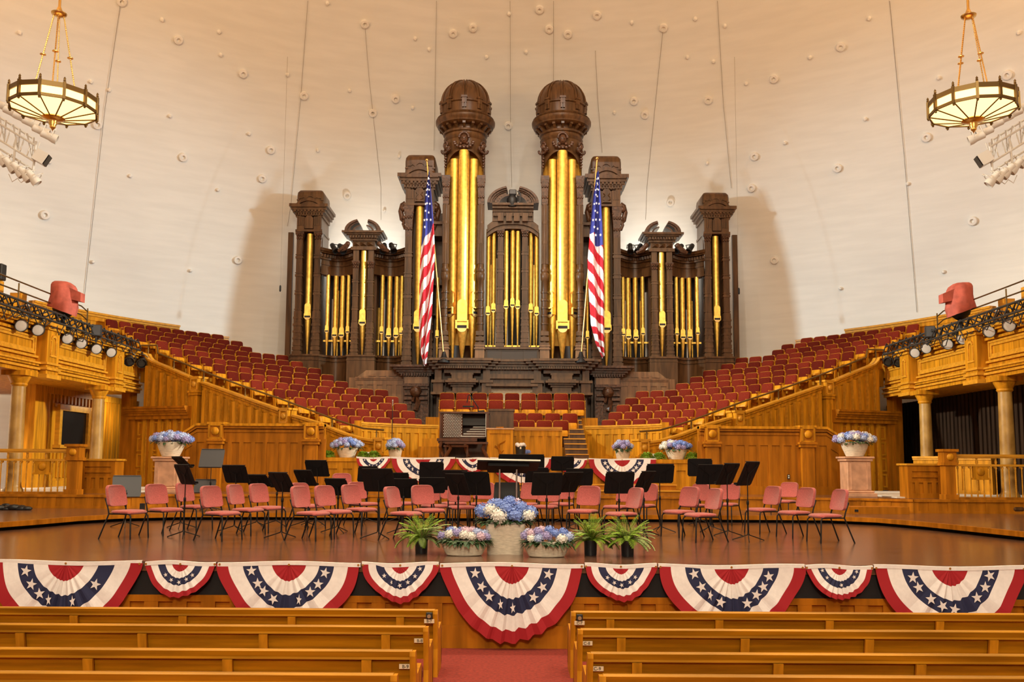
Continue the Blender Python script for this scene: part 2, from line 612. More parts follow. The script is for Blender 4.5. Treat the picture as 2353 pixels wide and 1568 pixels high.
def make_seat(pad):
    t = thing('choir_chair', 'red choir seat', 'seat')
    b = MB()
    # wooden shell of the backrest with rounded top
    pl = [(-.235, .34), (.235, .34), (.252, .62), (.247, .81), (.225, .85), (.17, .865), (-.17, .865), (-.225, .85), (-.247, .81), (-.252, .62)]
    ang = .14
    def rec(x, y, z):
        return (x, y + (z - .34) * ang, z)
    n = len(pl)
    vs = [rec(x, .03, z) for x, z in pl] + [rec(x, .07, z) for x, z in pl]
    b.add(vs, [tuple(range(n)), tuple(range(2 * n - 1, n - 1, -1))] + [(i, i + n, (i + 1) % n + n, (i + 1) % n) for i in range(n)])
    b.build('backrest_shell', 'oak', t)
    b = MB()
    pp = [(-.21, .48), (.21, .48), (.235, .53), (.242, .64), (.238, .80), (.212, .84), (.16, .852), (-.16, .852), (-.212, .84), (-.238, .80), (-.242, .64), (-.235, .53)]
    n = len(pp)
    r0 = [rec(x, .03, z) for x, z in pp]
    r1 = [rec(x, .002, z) for x, z in pp]
    r2 = [rec(x * .92, -.022, .67 + (z - .67) * .92) for x, z in pp]
    b.loft([r2, r1, r0], True, True)
    b.build('back_cushion', pad, t, smooth=50)
    b = MB()
    # seat folded up in front of the backrest
    sp = [(-.21, .34), (.21, .34), (.225, .40), (.222, .51), (.19, .54), (-.19, .54), (-.222, .51), (-.225, .40)]
    n = len(sp)
    vs = [(x, -.10 + (z - .36) * .2, z) for x, z in sp]
    vs2 = [(x * .9, -.125 + (z - .36) * .2, .46 + (z - .46) * .85) for x, z in sp]
    vs0 = [(x, -.06 + (z - .36) * .2, z) for x, z in sp]
    b.loft([vs2, vs, vs0], True, True)
    b.build('folding_seat', 'oak', t, smooth=50)
    b = MB()
    b.loft([[(x * .98, -.06 + (z - .36) * .2, z) for x, z in sp], [(x * .9, .005 + (z - .36) * .15, z) for x, z in sp]], True, True)
    b.build('seat_cushion', pad, t)
    for s in (-1, 1):
        b = MB()
        b.box(s * .256 - .010, s * .256 + .010, -.15, .06, .575, .60)
        b.m(1).box(s * .256 - .008, s * .256 + .008, -.05, .05, .0, .58)
        b.build('armrest', ['oak_edge', 'oak'], t)
    return t


SEATS = [make_seat('seat_red'), make_seat('seat_red_lit')]
PROTO_USED = [False] * 3


def place_seat(loc, rz, label, group, w):
    if not PROTO_USED[w]:
        PROTO_USED[w] = True
        o = SEATS[w]
        o.location = loc
        o.rotation_euler.z = rz
        o['label'] = label
        o['group'] = group
        return o
    return dup(SEATS[w], loc, rz, label, group)


rs = random.Random(3)
for sg, sd in ((-1, 'left'), (1, 'right')):
    for k in range(1, 14):
        for j, t in enumerate(ROWS[k]):
            R = row_r(k)
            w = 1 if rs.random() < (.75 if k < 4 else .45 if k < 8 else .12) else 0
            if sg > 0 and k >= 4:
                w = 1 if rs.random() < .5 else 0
            place_seat((sg * R * sin(t), CY + R * cos(t), row_z(k)), -sg * t,
                       'red choir seat %s of organ, %s row up, %s from the organ end' % (sd, ORD[k], ORD[j + 1]),
                       'choir seats on the %s side' % sd, w)
# centre rows behind the console
cr = [(31.2, 3.89, [at(1027 + 37.5 * i, 905, 31.2).x for i in range(9)]), (30.4, 3.59, [at(1027 + 37.5 * i, 921, 30.4).x for i in range(9)]),
      (29.6, 3.12, [at(u, 950, 29.6).x for u in (1077, 1116, 1154, 1193, 1229.5, 1270, 1310)]), (28.9, 2.85, [at(u, 967, 28.9).x for u in (1098, 1135, 1173, 1211, 1251, 1289)])]
nm = ['backmost', 'second', 'third', 'frontmost']
b = MB()
for i, (y, z, xs) in enumerate(cr):
    for j, x in enumerate(xs):
        place_seat((x, y, z), 0, 'red choir seat under the organ, %s centre row, %s seat from the left' % (nm[i], ORD[j + 1]), 'choir seats under the organ', 1 if i else j % 2)
    b.box(-2.9, 2.05 if i > 1 else 2.9, y - .38, y + .42, 2.4, z)
struct(b.build('choir_riser', 'oak'), 'stepped oak floor of the centre seats under the organ')


def panel_run(b, P, Q, z0, z1, n, cap=.1, flat=True, depth=.12):
    """oak dado from P to Q (left to right as seen from the front): rails, battens, cap"""
    P, Q = Vector((*P, 0)), Vector((*Q, 0))
    L = (Q - P).length
    t = (Q - P).normalized()
    nn = Vector((t.y, -t.x, 0))
    old = b.M
    b.M = Matrix(((t.x, -nn.x, 0, P.x), (t.y, -nn.y, 0, P.y), (0, 0, 1, 0), (0, 0, 0, 1)))
    b.m(0).box(0, L, 0, depth, z0, z1 - .02)
    b.box(0, L, -.03, .02, z1 - .28, z1 - .1)
    b.box(0, L, -.03, .02, z0, z0 + .12)
    for j in range(n + 1):
        x = L * j / n
        b.box(max(0, x - .07), min(L, x + .07), -.025, .02, z0 + .12, z1 - .28)
    b.m(1).box(0, L, -.08, depth + .03, z1 - .05, z1)
    b.box(0, L, -.055, depth, z1 - .1, z1 - .05)
    b.m(0)
    b.M = old


# curved fronts before the first row
for sg, sd in ((-1, 'left'), (1, 'right')):
    b = MB()
    pts = []
    for j in range(6):
        t = radians(25.5 + 31 * j / 5)
        pts.append((sg * 5.55 * sin(t), CY + 5.55 * cos(t)))
    if sg < 0:
        pts = pts[::-1]
    for j in range(5):
        panel_run(b, pts[j], pts[j + 1], POD, 3.565, 2)
    e = pts[0] if sg < 0 else pts[-1]
    b.m(0).box(e[0] - .1, e[0] + .1, e[1] - .05, e[1] + .35, POD, 3.6)
    tag(b.build('choir_front_panel', ['oak', 'oak_edge']), 'curved honey oak panelling before the %s choir seats' % sd, 'panel')
b = MB()
panel_run(b, (-1.4, 28.45), (1.57, 28.45), POD, 3.47, 11)
tag(b.build('choir_front_panel', ['oak', 'oak_edge']), 'straight oak panelling behind the console and lectern', 'panel')
b = MB()
for i in range(9):
    b.m(0).box(1.62, 2.3, 27.3 + .4 * i, 32, POD - .05, POD + .165 * (i + 1) - .02)
    b.m(1).box(1.62, 2.3, 27.27 + .4 * i, 27.55 + .4 * i, POD + .165 * (i + 1) - .03, POD + .165 * (i + 1))
struct(b.build('choir_step', ['walnut', 'oak_edge']), 'narrow wooden steps up between centre seats and right choir')

# ------------------------------------------------------------------ sloping side walls with ball posts


def strut_box(b, P, Q, w, h):
    """beam from P to Q (in wall coordinates s, z) with depth from -w to w"""


CAPS = [[(337, 812), (340, 819), (346, 826), (356, 831), (391, 845), (439, 866)], [(467, 877), (644, 941)], [(674, 953), (731, 970), (790, 994), (830, 1006), (862, 1011)]]
POSTS = [(452, 866, 906, 14), (657, 938, 970, 14), (875, 1006, 1036, 14)]


def wall_matrix(sg):
    t = Vector((WD.x, WD.y, 0))
    n = Vector((-t.y, t.x, 0))
    if n.y > 0:
        n = -n
    return Matrix(((sg * -t.x, sg * -n.x, 0, sg * -WL0.x), (t.y, n.y, 0, WL0.y), (0, 0, 1, 0), (0, 0, 0, 1)))


def ball_post(b, s, z1, z0, w, out=.1):
    """square post head with a turned ball in a square recess, and a pilaster below"""
    h = .46
    b.m(0).box(s - w, s + w, -.3, out, z1 - h, z1 - .06)
    b.m(1).box(s - w - .03, s + w + .03, -.33, out + .03, z1 - .06, z1)
    b.m(1)
    q = w - .04
    for a in (-1, 1):
        b.box(s + a * q - .025, s + a * q + .025, out - .01, out + .03, z1 - h + .03, z1 - .08)
    b.box(s - q, s + q, out - .01, out + .03, z1 - h, z1 - h + .04)
    b.box(s - q, s + q, out - .01, out + .03, z1 - .1, z1 - .06)
    b.ball((s, out + .01, z1 - h / 2 - .02), w * .58, 12, 8, sy=.6)
    b.m(0).box(s - w - .05, s + w + .05, -.1, out + .06, z1 - h - .06, z1 - h)
    b.box(s - w - .02, s + w + .02, -.1, out + .03, z1 - h - .14, z1 - h - .06)
    b.box(s - w * .85, s + w * .85, -.1, out - .01, z0, z1 - h - .14)
    b.box(s - w * .5, s + w * .5, -.1, out + .01, z0 + .1, z1 - h - .3)


for sg, sd in ((-1, 'left'), (1, 'right')):
    b = MB()
    b.M = wall_matrix(sg)
    for run in CAPS:
        sp = [wl_hit(*q) for q in run]
        for (s0, z0), (s1, z1) in zip(sp, sp[1:]):
            # solid wall below the cap
            b.m(0).add([(s0, -.14, L3), (s1, -.14, L3), (s1, .0, L3), (s0, .0, L3), (s0, -.14, z0 - .02), (s1, -.14, z1 - .02), (s1, .0, z1 - .02), (s0, .0, z0 - .02)],
                       [(0, 3, 2, 1), (4, 5, 6, 7), (0, 1, 5, 4), (1, 2, 6, 5), (2, 3, 7, 6), (3, 0, 4, 7)])
            for dz0, dz1, y0, y1, mi in ((-.06, 0, -.2, .12, 1), (-.14, -.06, -.15, .07, 0), (-.26, -.14, -.1, .03, 0)):
                b.m(mi).add([(s0, y0, z0 + dz0), (s1, y0, z1 + dz0), (s1, y1, z1 + dz0), (s0, y1, z0 + dz0), (s0, y0, z0 + dz1), (s1, y0, z1 + dz1), (s1, y1, z1 + dz1), (s0, y1, z0 + dz1)],
                            [(0, 3, 2, 1), (4, 5, 6, 7), (0, 1, 5, 4), (1, 2, 6, 5), (2, 3, 7, 6), (3, 0, 4, 7)])
        sa, sb = sp[-1][0], sp[0][0]
        n = max(2, int((sb - sa) / .29))
        for j in range(n):
            s = sa + (sb - sa) * (j + .5) / n
            for (s1, z1), (s0, z0) in zip(sp, sp[1:]):
                if s0 <= s <= s1:
                    z = z0 + (z1 - z0) * (s - s0) / (s1 - s0)
                    b.m(0).box(s - .06, s + .06, -.02, .13, L3, z - .25)
                    b.m(1).box(s - .072, s - .06, -.02, .11, L3, z - .25)  # paler strip paints the lit side edge of each batten
    o = tag(b.build('choir_side_wall', ['oak', 'oak_edge']), 'sloping oak panelled wall below the handrail on the ' + sd, 'wall')
    for i, (u, va, vb, w) in enumerate(POSTS):
        s, z = wl_hit(u, va)
        b = MB()
        b.M = wall_matrix(sg)
        ball_post(b, s, z, L3, .17)
        b.build('ball_post', ['oak', 'oak_edge'], o, smooth=40)
    # brass handrail above the cap
    hp = [(317, 794), (357, 793), (358, 811), (440, 843.5), (480, 860), (560, 889), (642, 917), (700, 939), (760, 962), (805, 977), (832, 984.7), (878, 988.6)]
    M = wall_matrix(sg)
    h = thing('handrail', 'brass handrail on posts above the sloping %s choir wall' % sd, 'handrail', (0, 0, 0))
    pts = [M @ Vector((s, -.08, z)) for s, z in (wl_hit(*q) for q in hp)]
    MB().tube(pts, .028, 8).build('rail', 'brass_dark', h, smooth=60)
    for u, va, vb in ((337, 794, 812), (396, 826, 850), (465, 854, 880), (560, 889, 915), (660, 924, 948), (760, 962, 984), (862, 988, 1012)):
        s, z = wl_hit(u, va)
        s2, z2 = wl_hit(u, vb)
        MB().tube([M @ Vector((s, -.08, z)), M @ Vector((s, -.08, z2))], .02, 6).build('rail_post', 'brass_dark', h, smooth=60)

# parapet behind the top row
for sg, sd in ((-1, 'left'), (1, 'right')):
    b = MB()
    R = 16.35
    for ua, ub, zt in ((60, 403, 7.54), (403, 518, 7.33)):
        t1, t0 = theta_px(ua, R), theta_px(ub, R)
        for r0, r1, z0, z1, mi in ((R, R + .12, 5.5, zt, 0), (R - .12, R + .16, zt - .07, zt, 1), (R - .07, R + .1, zt - .15, zt - .07, 1), (R - .03, R, zt - .3, zt - .15, 0)):
            n = 14
            ri = [[(sg * r * sin(t0 + (t1 - t0) * j / n), CY + r * cos(t0 + (t1 - t0) * j / n), z) for r, z in ((r0, z0), (r0, z1), (r1, z1), (r1, z0))] for j in range(n + 1)]
            b.m(mi).loft(ri, True, True)
    tag(b.build('choir_parapet', ['oak', 'oak_edge']), 'oak parapet with cornice behind the top row on the ' + sd, 'panel')

# lower oak enclosures with ball posts either side of the podium
for sg, sd in ((-1, 'left'), (1, 'right')):
    b = MB()
    q = lambda u, v: at(u, v, 25.35)
    xs = [-q(745, 985).x, -q(455, 975).x, -q(394, 1012).x]      # positive outward
    zt = q(600, 974).z
    zd = q(394, 1012).z
    b.M = Matrix(((sg, 0, 0, 0), (0, 1, 0, 25.35), (0, 0, 1, 0), (0, 0, 0, 1)))
    x0, x1, x2 = xs
    b.m(0).box(x0, x1, 0, .25, L3, zt)
    b.prism_y([(x1, L3), (x2, L3), (x2, zd), (x1, zt)], 0, .25)
    for d, y, mi in ((0, -.16, 1), (.07, -.11, 0), (.16, -.06, 0), (.24, -.03, 0)):
        e = .07 if d < .1 else .08
        b.m(mi).prism_y([(x0, zt - d - e), (x1, zt - d - e), (x2, zd - d - e), (x2, zd - d), (x1, zt - d), (x0, zt - d)], y, .3 if d == 0 else .05)
    b.m(0).box(x0, x2, -.04, .02, L3, L3 + .22)
    n = 13
    for j in range(n + 1):
        x = x0 + (x2 - x0) * j / n
        zz = zt if x < x1 else zt + (zd - zt) * (x - x1) / (x2 - x1)
        b.box(x - .055, x + .055, -.03, .02, L3 + .22, zz - .42)
    b.prism_y([(x0, zt - .52), (x1, zt - .52), (x2, zd - .52), (x2, zd - .32), (x1, zt - .32), (x0, zt - .32)], -.03, .02)
    o = tag(b.build('stair_enclosure', ['oak_stage', 'oak']), 'oak stair enclosure with sloping outer end on the ' + sd, 'panel')
    for u in (500, 718):
        b = MB()
        b.M = Matrix(((sg, 0, 0, 0), (0, -1, 0, 25.35), (0, 0, 1, 0), (0, 0, 0, 1)))
        ball_post(b, -q(u, 985).x, zt + .03, L3, .2, .2)
        b.build('ball_post', ['oak_stage', 'oak'], o, smooth=40)
b = MB()
b.box(-.035, .035, -.015, 0, -.06, .06)
b.m(1).box(-.018, .018, -.018, -.015, .01, .04).box(-.018, .018, -.018, -.015, -.04, -.01)
p = at(1812, 1096, 25.28)
tag(b.build('wall_socket', ['black_plastic', 'ivory'], loc=p), 'black double wall socket low on the right stair enclosure', 'socket')
# ------------------------------------------------------------------ pipe organ: one thing, its case and pipes are parts
ORG = thing('pipe_organ', 'tall dark walnut pipe organ with gilded pipes and twin domed towers', 'pipe organ', (0, 33.5, 3))
OI = Matrix.Translation((0, -33.5, -3))


def part(b, name, mats, smooth=0, parent=None):
    """organ part built in world coordinates, hung under the organ (or one of its parts)"""
    b.v = [(x, y - 33.5, z - 3) for x, y, z in b.v]
    return b.build(name, mats, parent or ORG, smooth)


def qx(u, v, Y, sg=-1):
    p = at(u, v, Y)
    return (-p.x if sg > 0 else p.x), p.z


def qz(v, Y):
    return at(1177, v, Y).z


def stack(b, x0, x1, y0, y1, lv):
    for z0, z1, e in lv:
        b.box(x0 - e, x1 + e, y0 - e, y1, z0, z1)


def dentils(b, x0, x1, y, z0, z1, n, d=.06):
    w = (x1 - x0) / n
    for i in range(n):
        b.box(x0 + w * (i + .2), x0 + w * (i + .8), y - d, y + .02, z0, z1)


def pipe(x, y, z0, zm, z1, r, rot=0, lip=3.2, box=False):
    """gilded flue pipe: cone foot, cylinder body; the mouth is a sub-part"""
    b = MB()
    b.lathe([(r * .22, z0), (r * .98, zm - r * .5), (r, zm), (r, z1 - .02), (r * 1.03, z1), (r * .85, z1), (r * .85, z1 - .4)], 18, (x, y, 0), cap=False)
    o = part(b, 'pipe', 'gold_leaf', 50)
    b = MB()
    b.M = Matrix.Translation((x, y, 0)) @ Matrix.Rotation(rot, 4, 'Z')
    w = r * .93
    h = r * lip
    e = -r * 1.02
    arch = [(-w, zm + .0), (w, zm + .0)] + [(w * cos(a * pi / 8), zm + h + w * .9 * sin(a * pi / 8)) for a in range(9)]
    b.m(0).prism_y(arch, e, -r * .3)
    b.m(1).box(-w * .98, w * .98, e - .014, -r * .3, zm - r * .5, zm + .01)
    b.m(2).prism_y([(-w * .98, zm - r * .42)] + [(-w * .98 * cos(a * pi / 8), zm - r * .42 - w * .9 * sin(a * pi / 8)) for a in range(1, 8)] + [(w * .98, zm - r * .42)], e - .01, -r * .2)
    k = r * .13 if not box else r * .28
    for s in (-1, 1):
        b.m(0).box(s * w - (k if s < 0 else 0) * 1, s * w + (k if s > 0 else 0), e - r * .12 - (.05 if box else 0), -r * .2, zm - r * .6, zm + r * (.7 if not box else .9))
    if box:
        b.m(0).box(-w - k, w + k, e - .09, -r * .2, zm + r * .75, zm + r * .95)
    part(b, 'pipe_mouth', ['gold_leaf', 'mouth_dark', 'gold_box'], 50, o)
    return o


def capital(b, x, y, z0, z1, w):
    h = z1 - z0
    b.box(x - w * 1.35, x + w * 1.35, y - w * 1.35, y + w, z1 - h * .12, z1)
    b.loft([[(x + a * w * s, y + c * w * s, z) for a, c in ((-1, -1), (1, -1), (1, 1), (-1, 1))] for s, z in ((.95, z0), (1.0, z0 + h * .4), (1.3, z1 - h * .12))])
    for a in (-.75, 0, .75):
        for k, zz in ((0, .25), (1, .62)):
            b.ball((x + a * w, y - w * (1.02 + .16 * k), z0 + h * zz), w * .34, 6, 5, sz=1.5)
    for s in (-1, 1):
        b.ball((x + s * w * 1.1, y - w * 1.1, z1 - h * .24), w * .3, 6, 5)


def column(x, y, z0, zc, z1, w, kind='square'):
    """base, banded shaft; the carved capital is a sub-part"""
    b = MB()
    H = zc - z0
    zl = z0 + H * (.36 if kind == 'square' else .0)
    for i in range(3):
        b.box(x - w * (1.45 - .1 * i), x + w * (1.45 - .1 * i), y - w * (1.45 - .1 * i), y + w, z0 + H * .03 * i * 1.3, z0 + H * (.03 * i * 1.3 + .028))
    if kind == 'square':
        b.box(x - w * 1.12, x + w * 1.12, y - w * 1.12, y + w, z0, zl)
        for i in range(4):
            zz = z0 + H * (.13 + .06 * i)
            b.box(x - w * 1.28, x + w * 1.28, y - w * 1.28, y + w, zz, zz + H * .016)
            for a in (-.6, .6):
                b.prism_y([(x + a * w - w * .22, zz - H * .03), (x + a * w + w * .22, zz - H * .03), (x + a * w + w * .3, zz), (x + a * w - w * .3, zz)], y - w * 1.22, y)
        b.box(x - w * .9, x + w * .9, y - w * .86, y + w, zl, zc)
        for i in range(5):
            a = -.8 + .4 * i
            b.box(x + a * w - w * .11, x + a * w + w * .11, y - w, y, zl, zc)
        for t in (.36, .52, .68, .84):
            b.box(x - w * 1.12, x + w * 1.12, y - w * 1.12, y + w, z0 + H * t, z0 + H * (t + .018))
            b.box(x - w * 1.12, x + w * 1.12, y - w * 1.12, y + w, z0 + H * (t + .03), z0 + H * (t + .036))
    else:
        pr = [(w, z0)]
        for i in range(6):
            t = z0 + H * (.1 + .055 * i)
            pr += [(w * 1.0, t - .01), (w * 1.22, t), (w * 1.22, t + H * .012), (w * .95, t + H * .016)]
        t = z0 + H * .46
        pr += [(w, t), (w * 1.25, t + H * .01), (w * 1.35, t + H * .05), (w * 1.1, t + H * .06), (w * 1.3, t + H * .075), (w * 1.1, t + H * .09), (w * .96, t + H * .1)]
        for q in (.72, .86):
            t = z0 + H * q
            pr += [(w * .95, t), (w * 1.06, t + .01), (w * 1.06, t + H * .02), (w * .95, t + H * .024)]
        pr += [(w * .93, zc)]
        b.lathe(pr, 14, (x, y, 0))
        for i in range(12):
            a = 2 * pi * i / 12
            b.box(x + w * .98 * cos(a) - .012, x + w * .98 * cos(a) + .012, y + w * .98 * sin(a) - .012, y + w * .98 * sin(a) + .012, z0 + H * .58, zc)
    o = part(b, 'column', 'walnut', 40)
    b = MB()
    capital(b, x, y, zc, z1, w)
    part(b, 'capital', 'walnut_carved', 50, o)


def cupola(b, xc, yc, w, d, z0, z1):
    """square hat with rounded shoulders and a stepped relief"""
    h = z1 - z0
    rings = []
    for s, t in ((1.18, 0), (1.02, .1), (1.0, .22), (1.0, .62), (.97, .8), (.86, .93), (.66, 1.0)):
        rings.append([(xc + a * w * s, yc + c * d * s, z0 + h * t) for a, c in ((-1, -.9), (-.9, -1), (.9, -1), (1, -.9), (1, .9), (.9, 1), (-.9, 1), (-1, .9))])
    b.loft(rings)
    st = [(-1, .34), (-.8, .34), (-.8, .46), (-.62, .46), (-.5, .52), (-.38, .46), (-.3, .36), (-.22, .52), (-.1, .58), (.1, .58), (.22, .52), (.3, .36), (.38, .46), (.5, .52), (.62, .46), (.8, .46), (.8, .34), (1, .34)]
    for (xa, za), (xb, zb) in zip(st, st[1:]):
        b.add([(xc + xa * w, yc - d * 1.05, z0 + h * (za - .06)), (xc + xb * w, yc - d * 1.05, z0 + h * (zb - .06)), (xc + xb * w, yc - d * 1.05, z0 + h * zb), (xc + xa * w, yc - d * 1.05, z0 + h * za),
               (xc + xa * w, yc - d * .95, z0 + h * (za - .06)), (xc + xb * w, yc - d * .95, z0 + h * (zb - .06)), (xc + xb * w, yc - d * .95, z0 + h * zb), (xc + xa * w, yc - d * .95, z0 + h * za)],
              [(0, 1, 2, 3), (3, 2, 6, 7), (0, 4, 5, 1)])


def arch_cornice(b, xc, w, yf, yb, z0, th, rise, aw, over):
    """moulding that runs level and arches over the middle"""
    pts = [(-w, 0), (-aw * 1.15, 0)] + [(-aw * 1.15 + aw * 2.3 * i / 10, rise * sin(pi * i / 10) ** .8) for i in range(1, 10)] + [(aw * 1.15, 0), (w, 0)]
    for e, t0, t1 in over:
        for (xa, za), (xb, zb) in zip(pts, pts[1:]):
            k = (w + e) / w
            b.add([(xc + xa * k, yf - e, z0 + za + t0), (xc + xb * k, yf - e, z0 + zb + t0), (xc + xb * k, yf - e, z0 + zb + t1), (xc + xa * k, yf - e, z0 + za + t1),
                   (xc + xa * k, yb, z0 + za + t0), (xc + xb * k, yb, z0 + zb + t0), (xc + xb * k, yb, z0 + zb + t1), (xc + xa * k, yb, z0 + za + t1)],
                  [(0, 1, 2, 3), (7, 6, 5, 4), (3, 2, 6, 7), (0, 4, 5, 1), (0, 3, 7, 4), (1, 5, 6, 2)])


def side_tower(sg, uc, Y, ws, vh, vc, vf, vcap, vcol, vb, dep, pr, pm, ptop, ptip, name, lyre=False):
    """ws: half width in px of the shaft; vh hat top, vc cornice top, vf frieze top, vcap capital top, vcol capital bottom, vb base top"""
    s = F / Y
    xc, _ = qx(uc, 600, Y, sg)
    w = ws / s
    Z = lambda v: qz(v, Y)
    b = MB()
    cupola(b, xc, Y + dep / 2, w * 1.08, dep * .48, Z(vc) - .02, Z(vh))
    o = part(b, 'tower_cap', 'walnut', 50)
    b = MB()
    hc = Z(vc) - Z(vf)
    arch_cornice(b, xc, w, Y, Y + dep, Z(vf), hc, hc * .45, w * .55,
                 [(w * .55, hc * .72, hc * .95), (w * .42, hc * .5, hc * .72), (w * .3, hc * .3, hc * .5), (w * .1, 0, hc * .3)])
    for i in range(4):
        b.box(xc - w * 1.35 + i * .09, xc + w * 1.35 - i * .09, Y - .28 + i * .07, Y + dep, Z(vf) + hc * (.68 - .2 * i), Z(vf) + hc * (.7 - .2 * i + .2) if i else Z(vf) + hc * .9)
    dentils(b, xc - w * 1.15, xc + w * 1.15, Y - .06, Z(vf) + hc * .12, Z(vf) + hc * .3, 11)
    dentils(b, xc - w * 1.25, xc + w * 1.25, Y - .14, Z(vf) + hc * .36, Z(vf) + hc * .5, 9)
    part(b, 'cornice', 'walnut', 40)
    b = MB()
    b.box(xc - w, xc + w, Y, Y + dep, Z(vcap), Z(vf))
    hz = Z(vf) - Z(vcap)
    b.box(xc - w * 1.08, xc + w * 1.08, Y - .08, Y + dep, Z(vcap), Z(vcap) + hz * .14)
    for sx in (-1, 1):
        b.box(xc + sx * w * .68 - w * .3, xc + sx * w * .68 + w * .3, Y - .06, Y, Z(vcap) + hz * .14, Z(vf))
        for i in range(4):
            b.box(xc + sx * w * .68 - w * .22 + i * w * .13, xc + sx * w * .68 - w * .17 + i * w * .13, Y - .09, Y, Z(vcap) + hz * .4, Z(vf))
    arc = [(xc - w * .34, Z(vcap) + hz * .2), (xc + w * .34, Z(vcap) + hz * .2)] + [(xc + w * .34 * cos(a * pi / 8), Z(vf) - hz * .2 + w * .34 * sin(a * pi / 8)) for a in range(9)]
    b.prism_y(arc, Y - .1, Y)
    if lyre:
        zz = Z(vcap) + hz * .3
        for sx in (-1, 1):
            b.tube([(xc + sx * .02, Y - .12, zz), (xc + sx * .14, Y - .12, zz + hz * .1), (xc + sx * .13, Y - .12, zz + hz * .25), (xc + sx * .06, Y - .12, zz + hz * .38), (xc + sx * .12, Y - .12, zz + hz * .5)], .022, 5)
        b.box(xc - .14, xc + .14, Y - .14, Y, zz - .05, zz)
    part(b, 'frieze', 'walnut', 40)
    for sx in (-1, 1):
        column(xc + sx * w * .74, Y + .12, Z(vb), Z(vcol), Z(vcap), w * .26)
        if lyre:
            b = MB()
            xx = xc + sx * w * .98
            b.tube([(xx, Y + .1, Z(vcap) - .62), (xx + sx * .14, Y + .1, Z(vcap) - .5), (xx + sx * .2, Y + .1, Z(vcap) - .2), (xx + sx * .14, Y + .1, Z(vcap) + .05), (xx + sx * .02, Y + .1, Z(vcap) + .12)], .1, 8)
            b.ball((xx + sx * .1, Y + .06, Z(vcap) - .1), .13, 10, 7)
            b.ball((xx + sx * .06, Y + .06, Z(vcap) - .48), .11, 10, 7)
            b.tube([(xx + sx * .02, Y + .05, Z(vcap) - .9), (xx + sx * .1, Y + .05, Z(vcap) - .7), (xx + sx * .02, Y + .05, Z(vcap) - .5)], .06, 6)
            part(b, 'scroll_bracket', 'walnut_carved', 50)
    b = MB()
    b.box(xc - w * 1.0, xc + w * 1.0, Y + .75, Y + dep, 3, Z(vcap))
    b.box(xc - w * 1.02, xc - w * .9, Y + .2, Y + dep, Z(vb), Z(vcap))
    b.box(xc + w * .9, xc + w * 1.02, Y + .2, Y + dep, Z(vb), Z(vcap))
    b.box(xc - w * 1.16, xc + w * 1.16, Y - .12, Y + dep, 3, Z(vb))
    b.box(xc - w * 1.22, xc + w * 1.22, Y - .18, Y + dep, Z(vb) - .06, Z(vb))
    b.box(xc - w * 1.2, xc + w * 1.2, Y - .15, Y + dep, Z(vb) - .22, Z(vb) - .18)
    part(b, 'tower_case', 'walnut')
    pipe(xc, Y + .22, Z(ptip), Z(pm), Z(ptop), pr / s)
    return xc


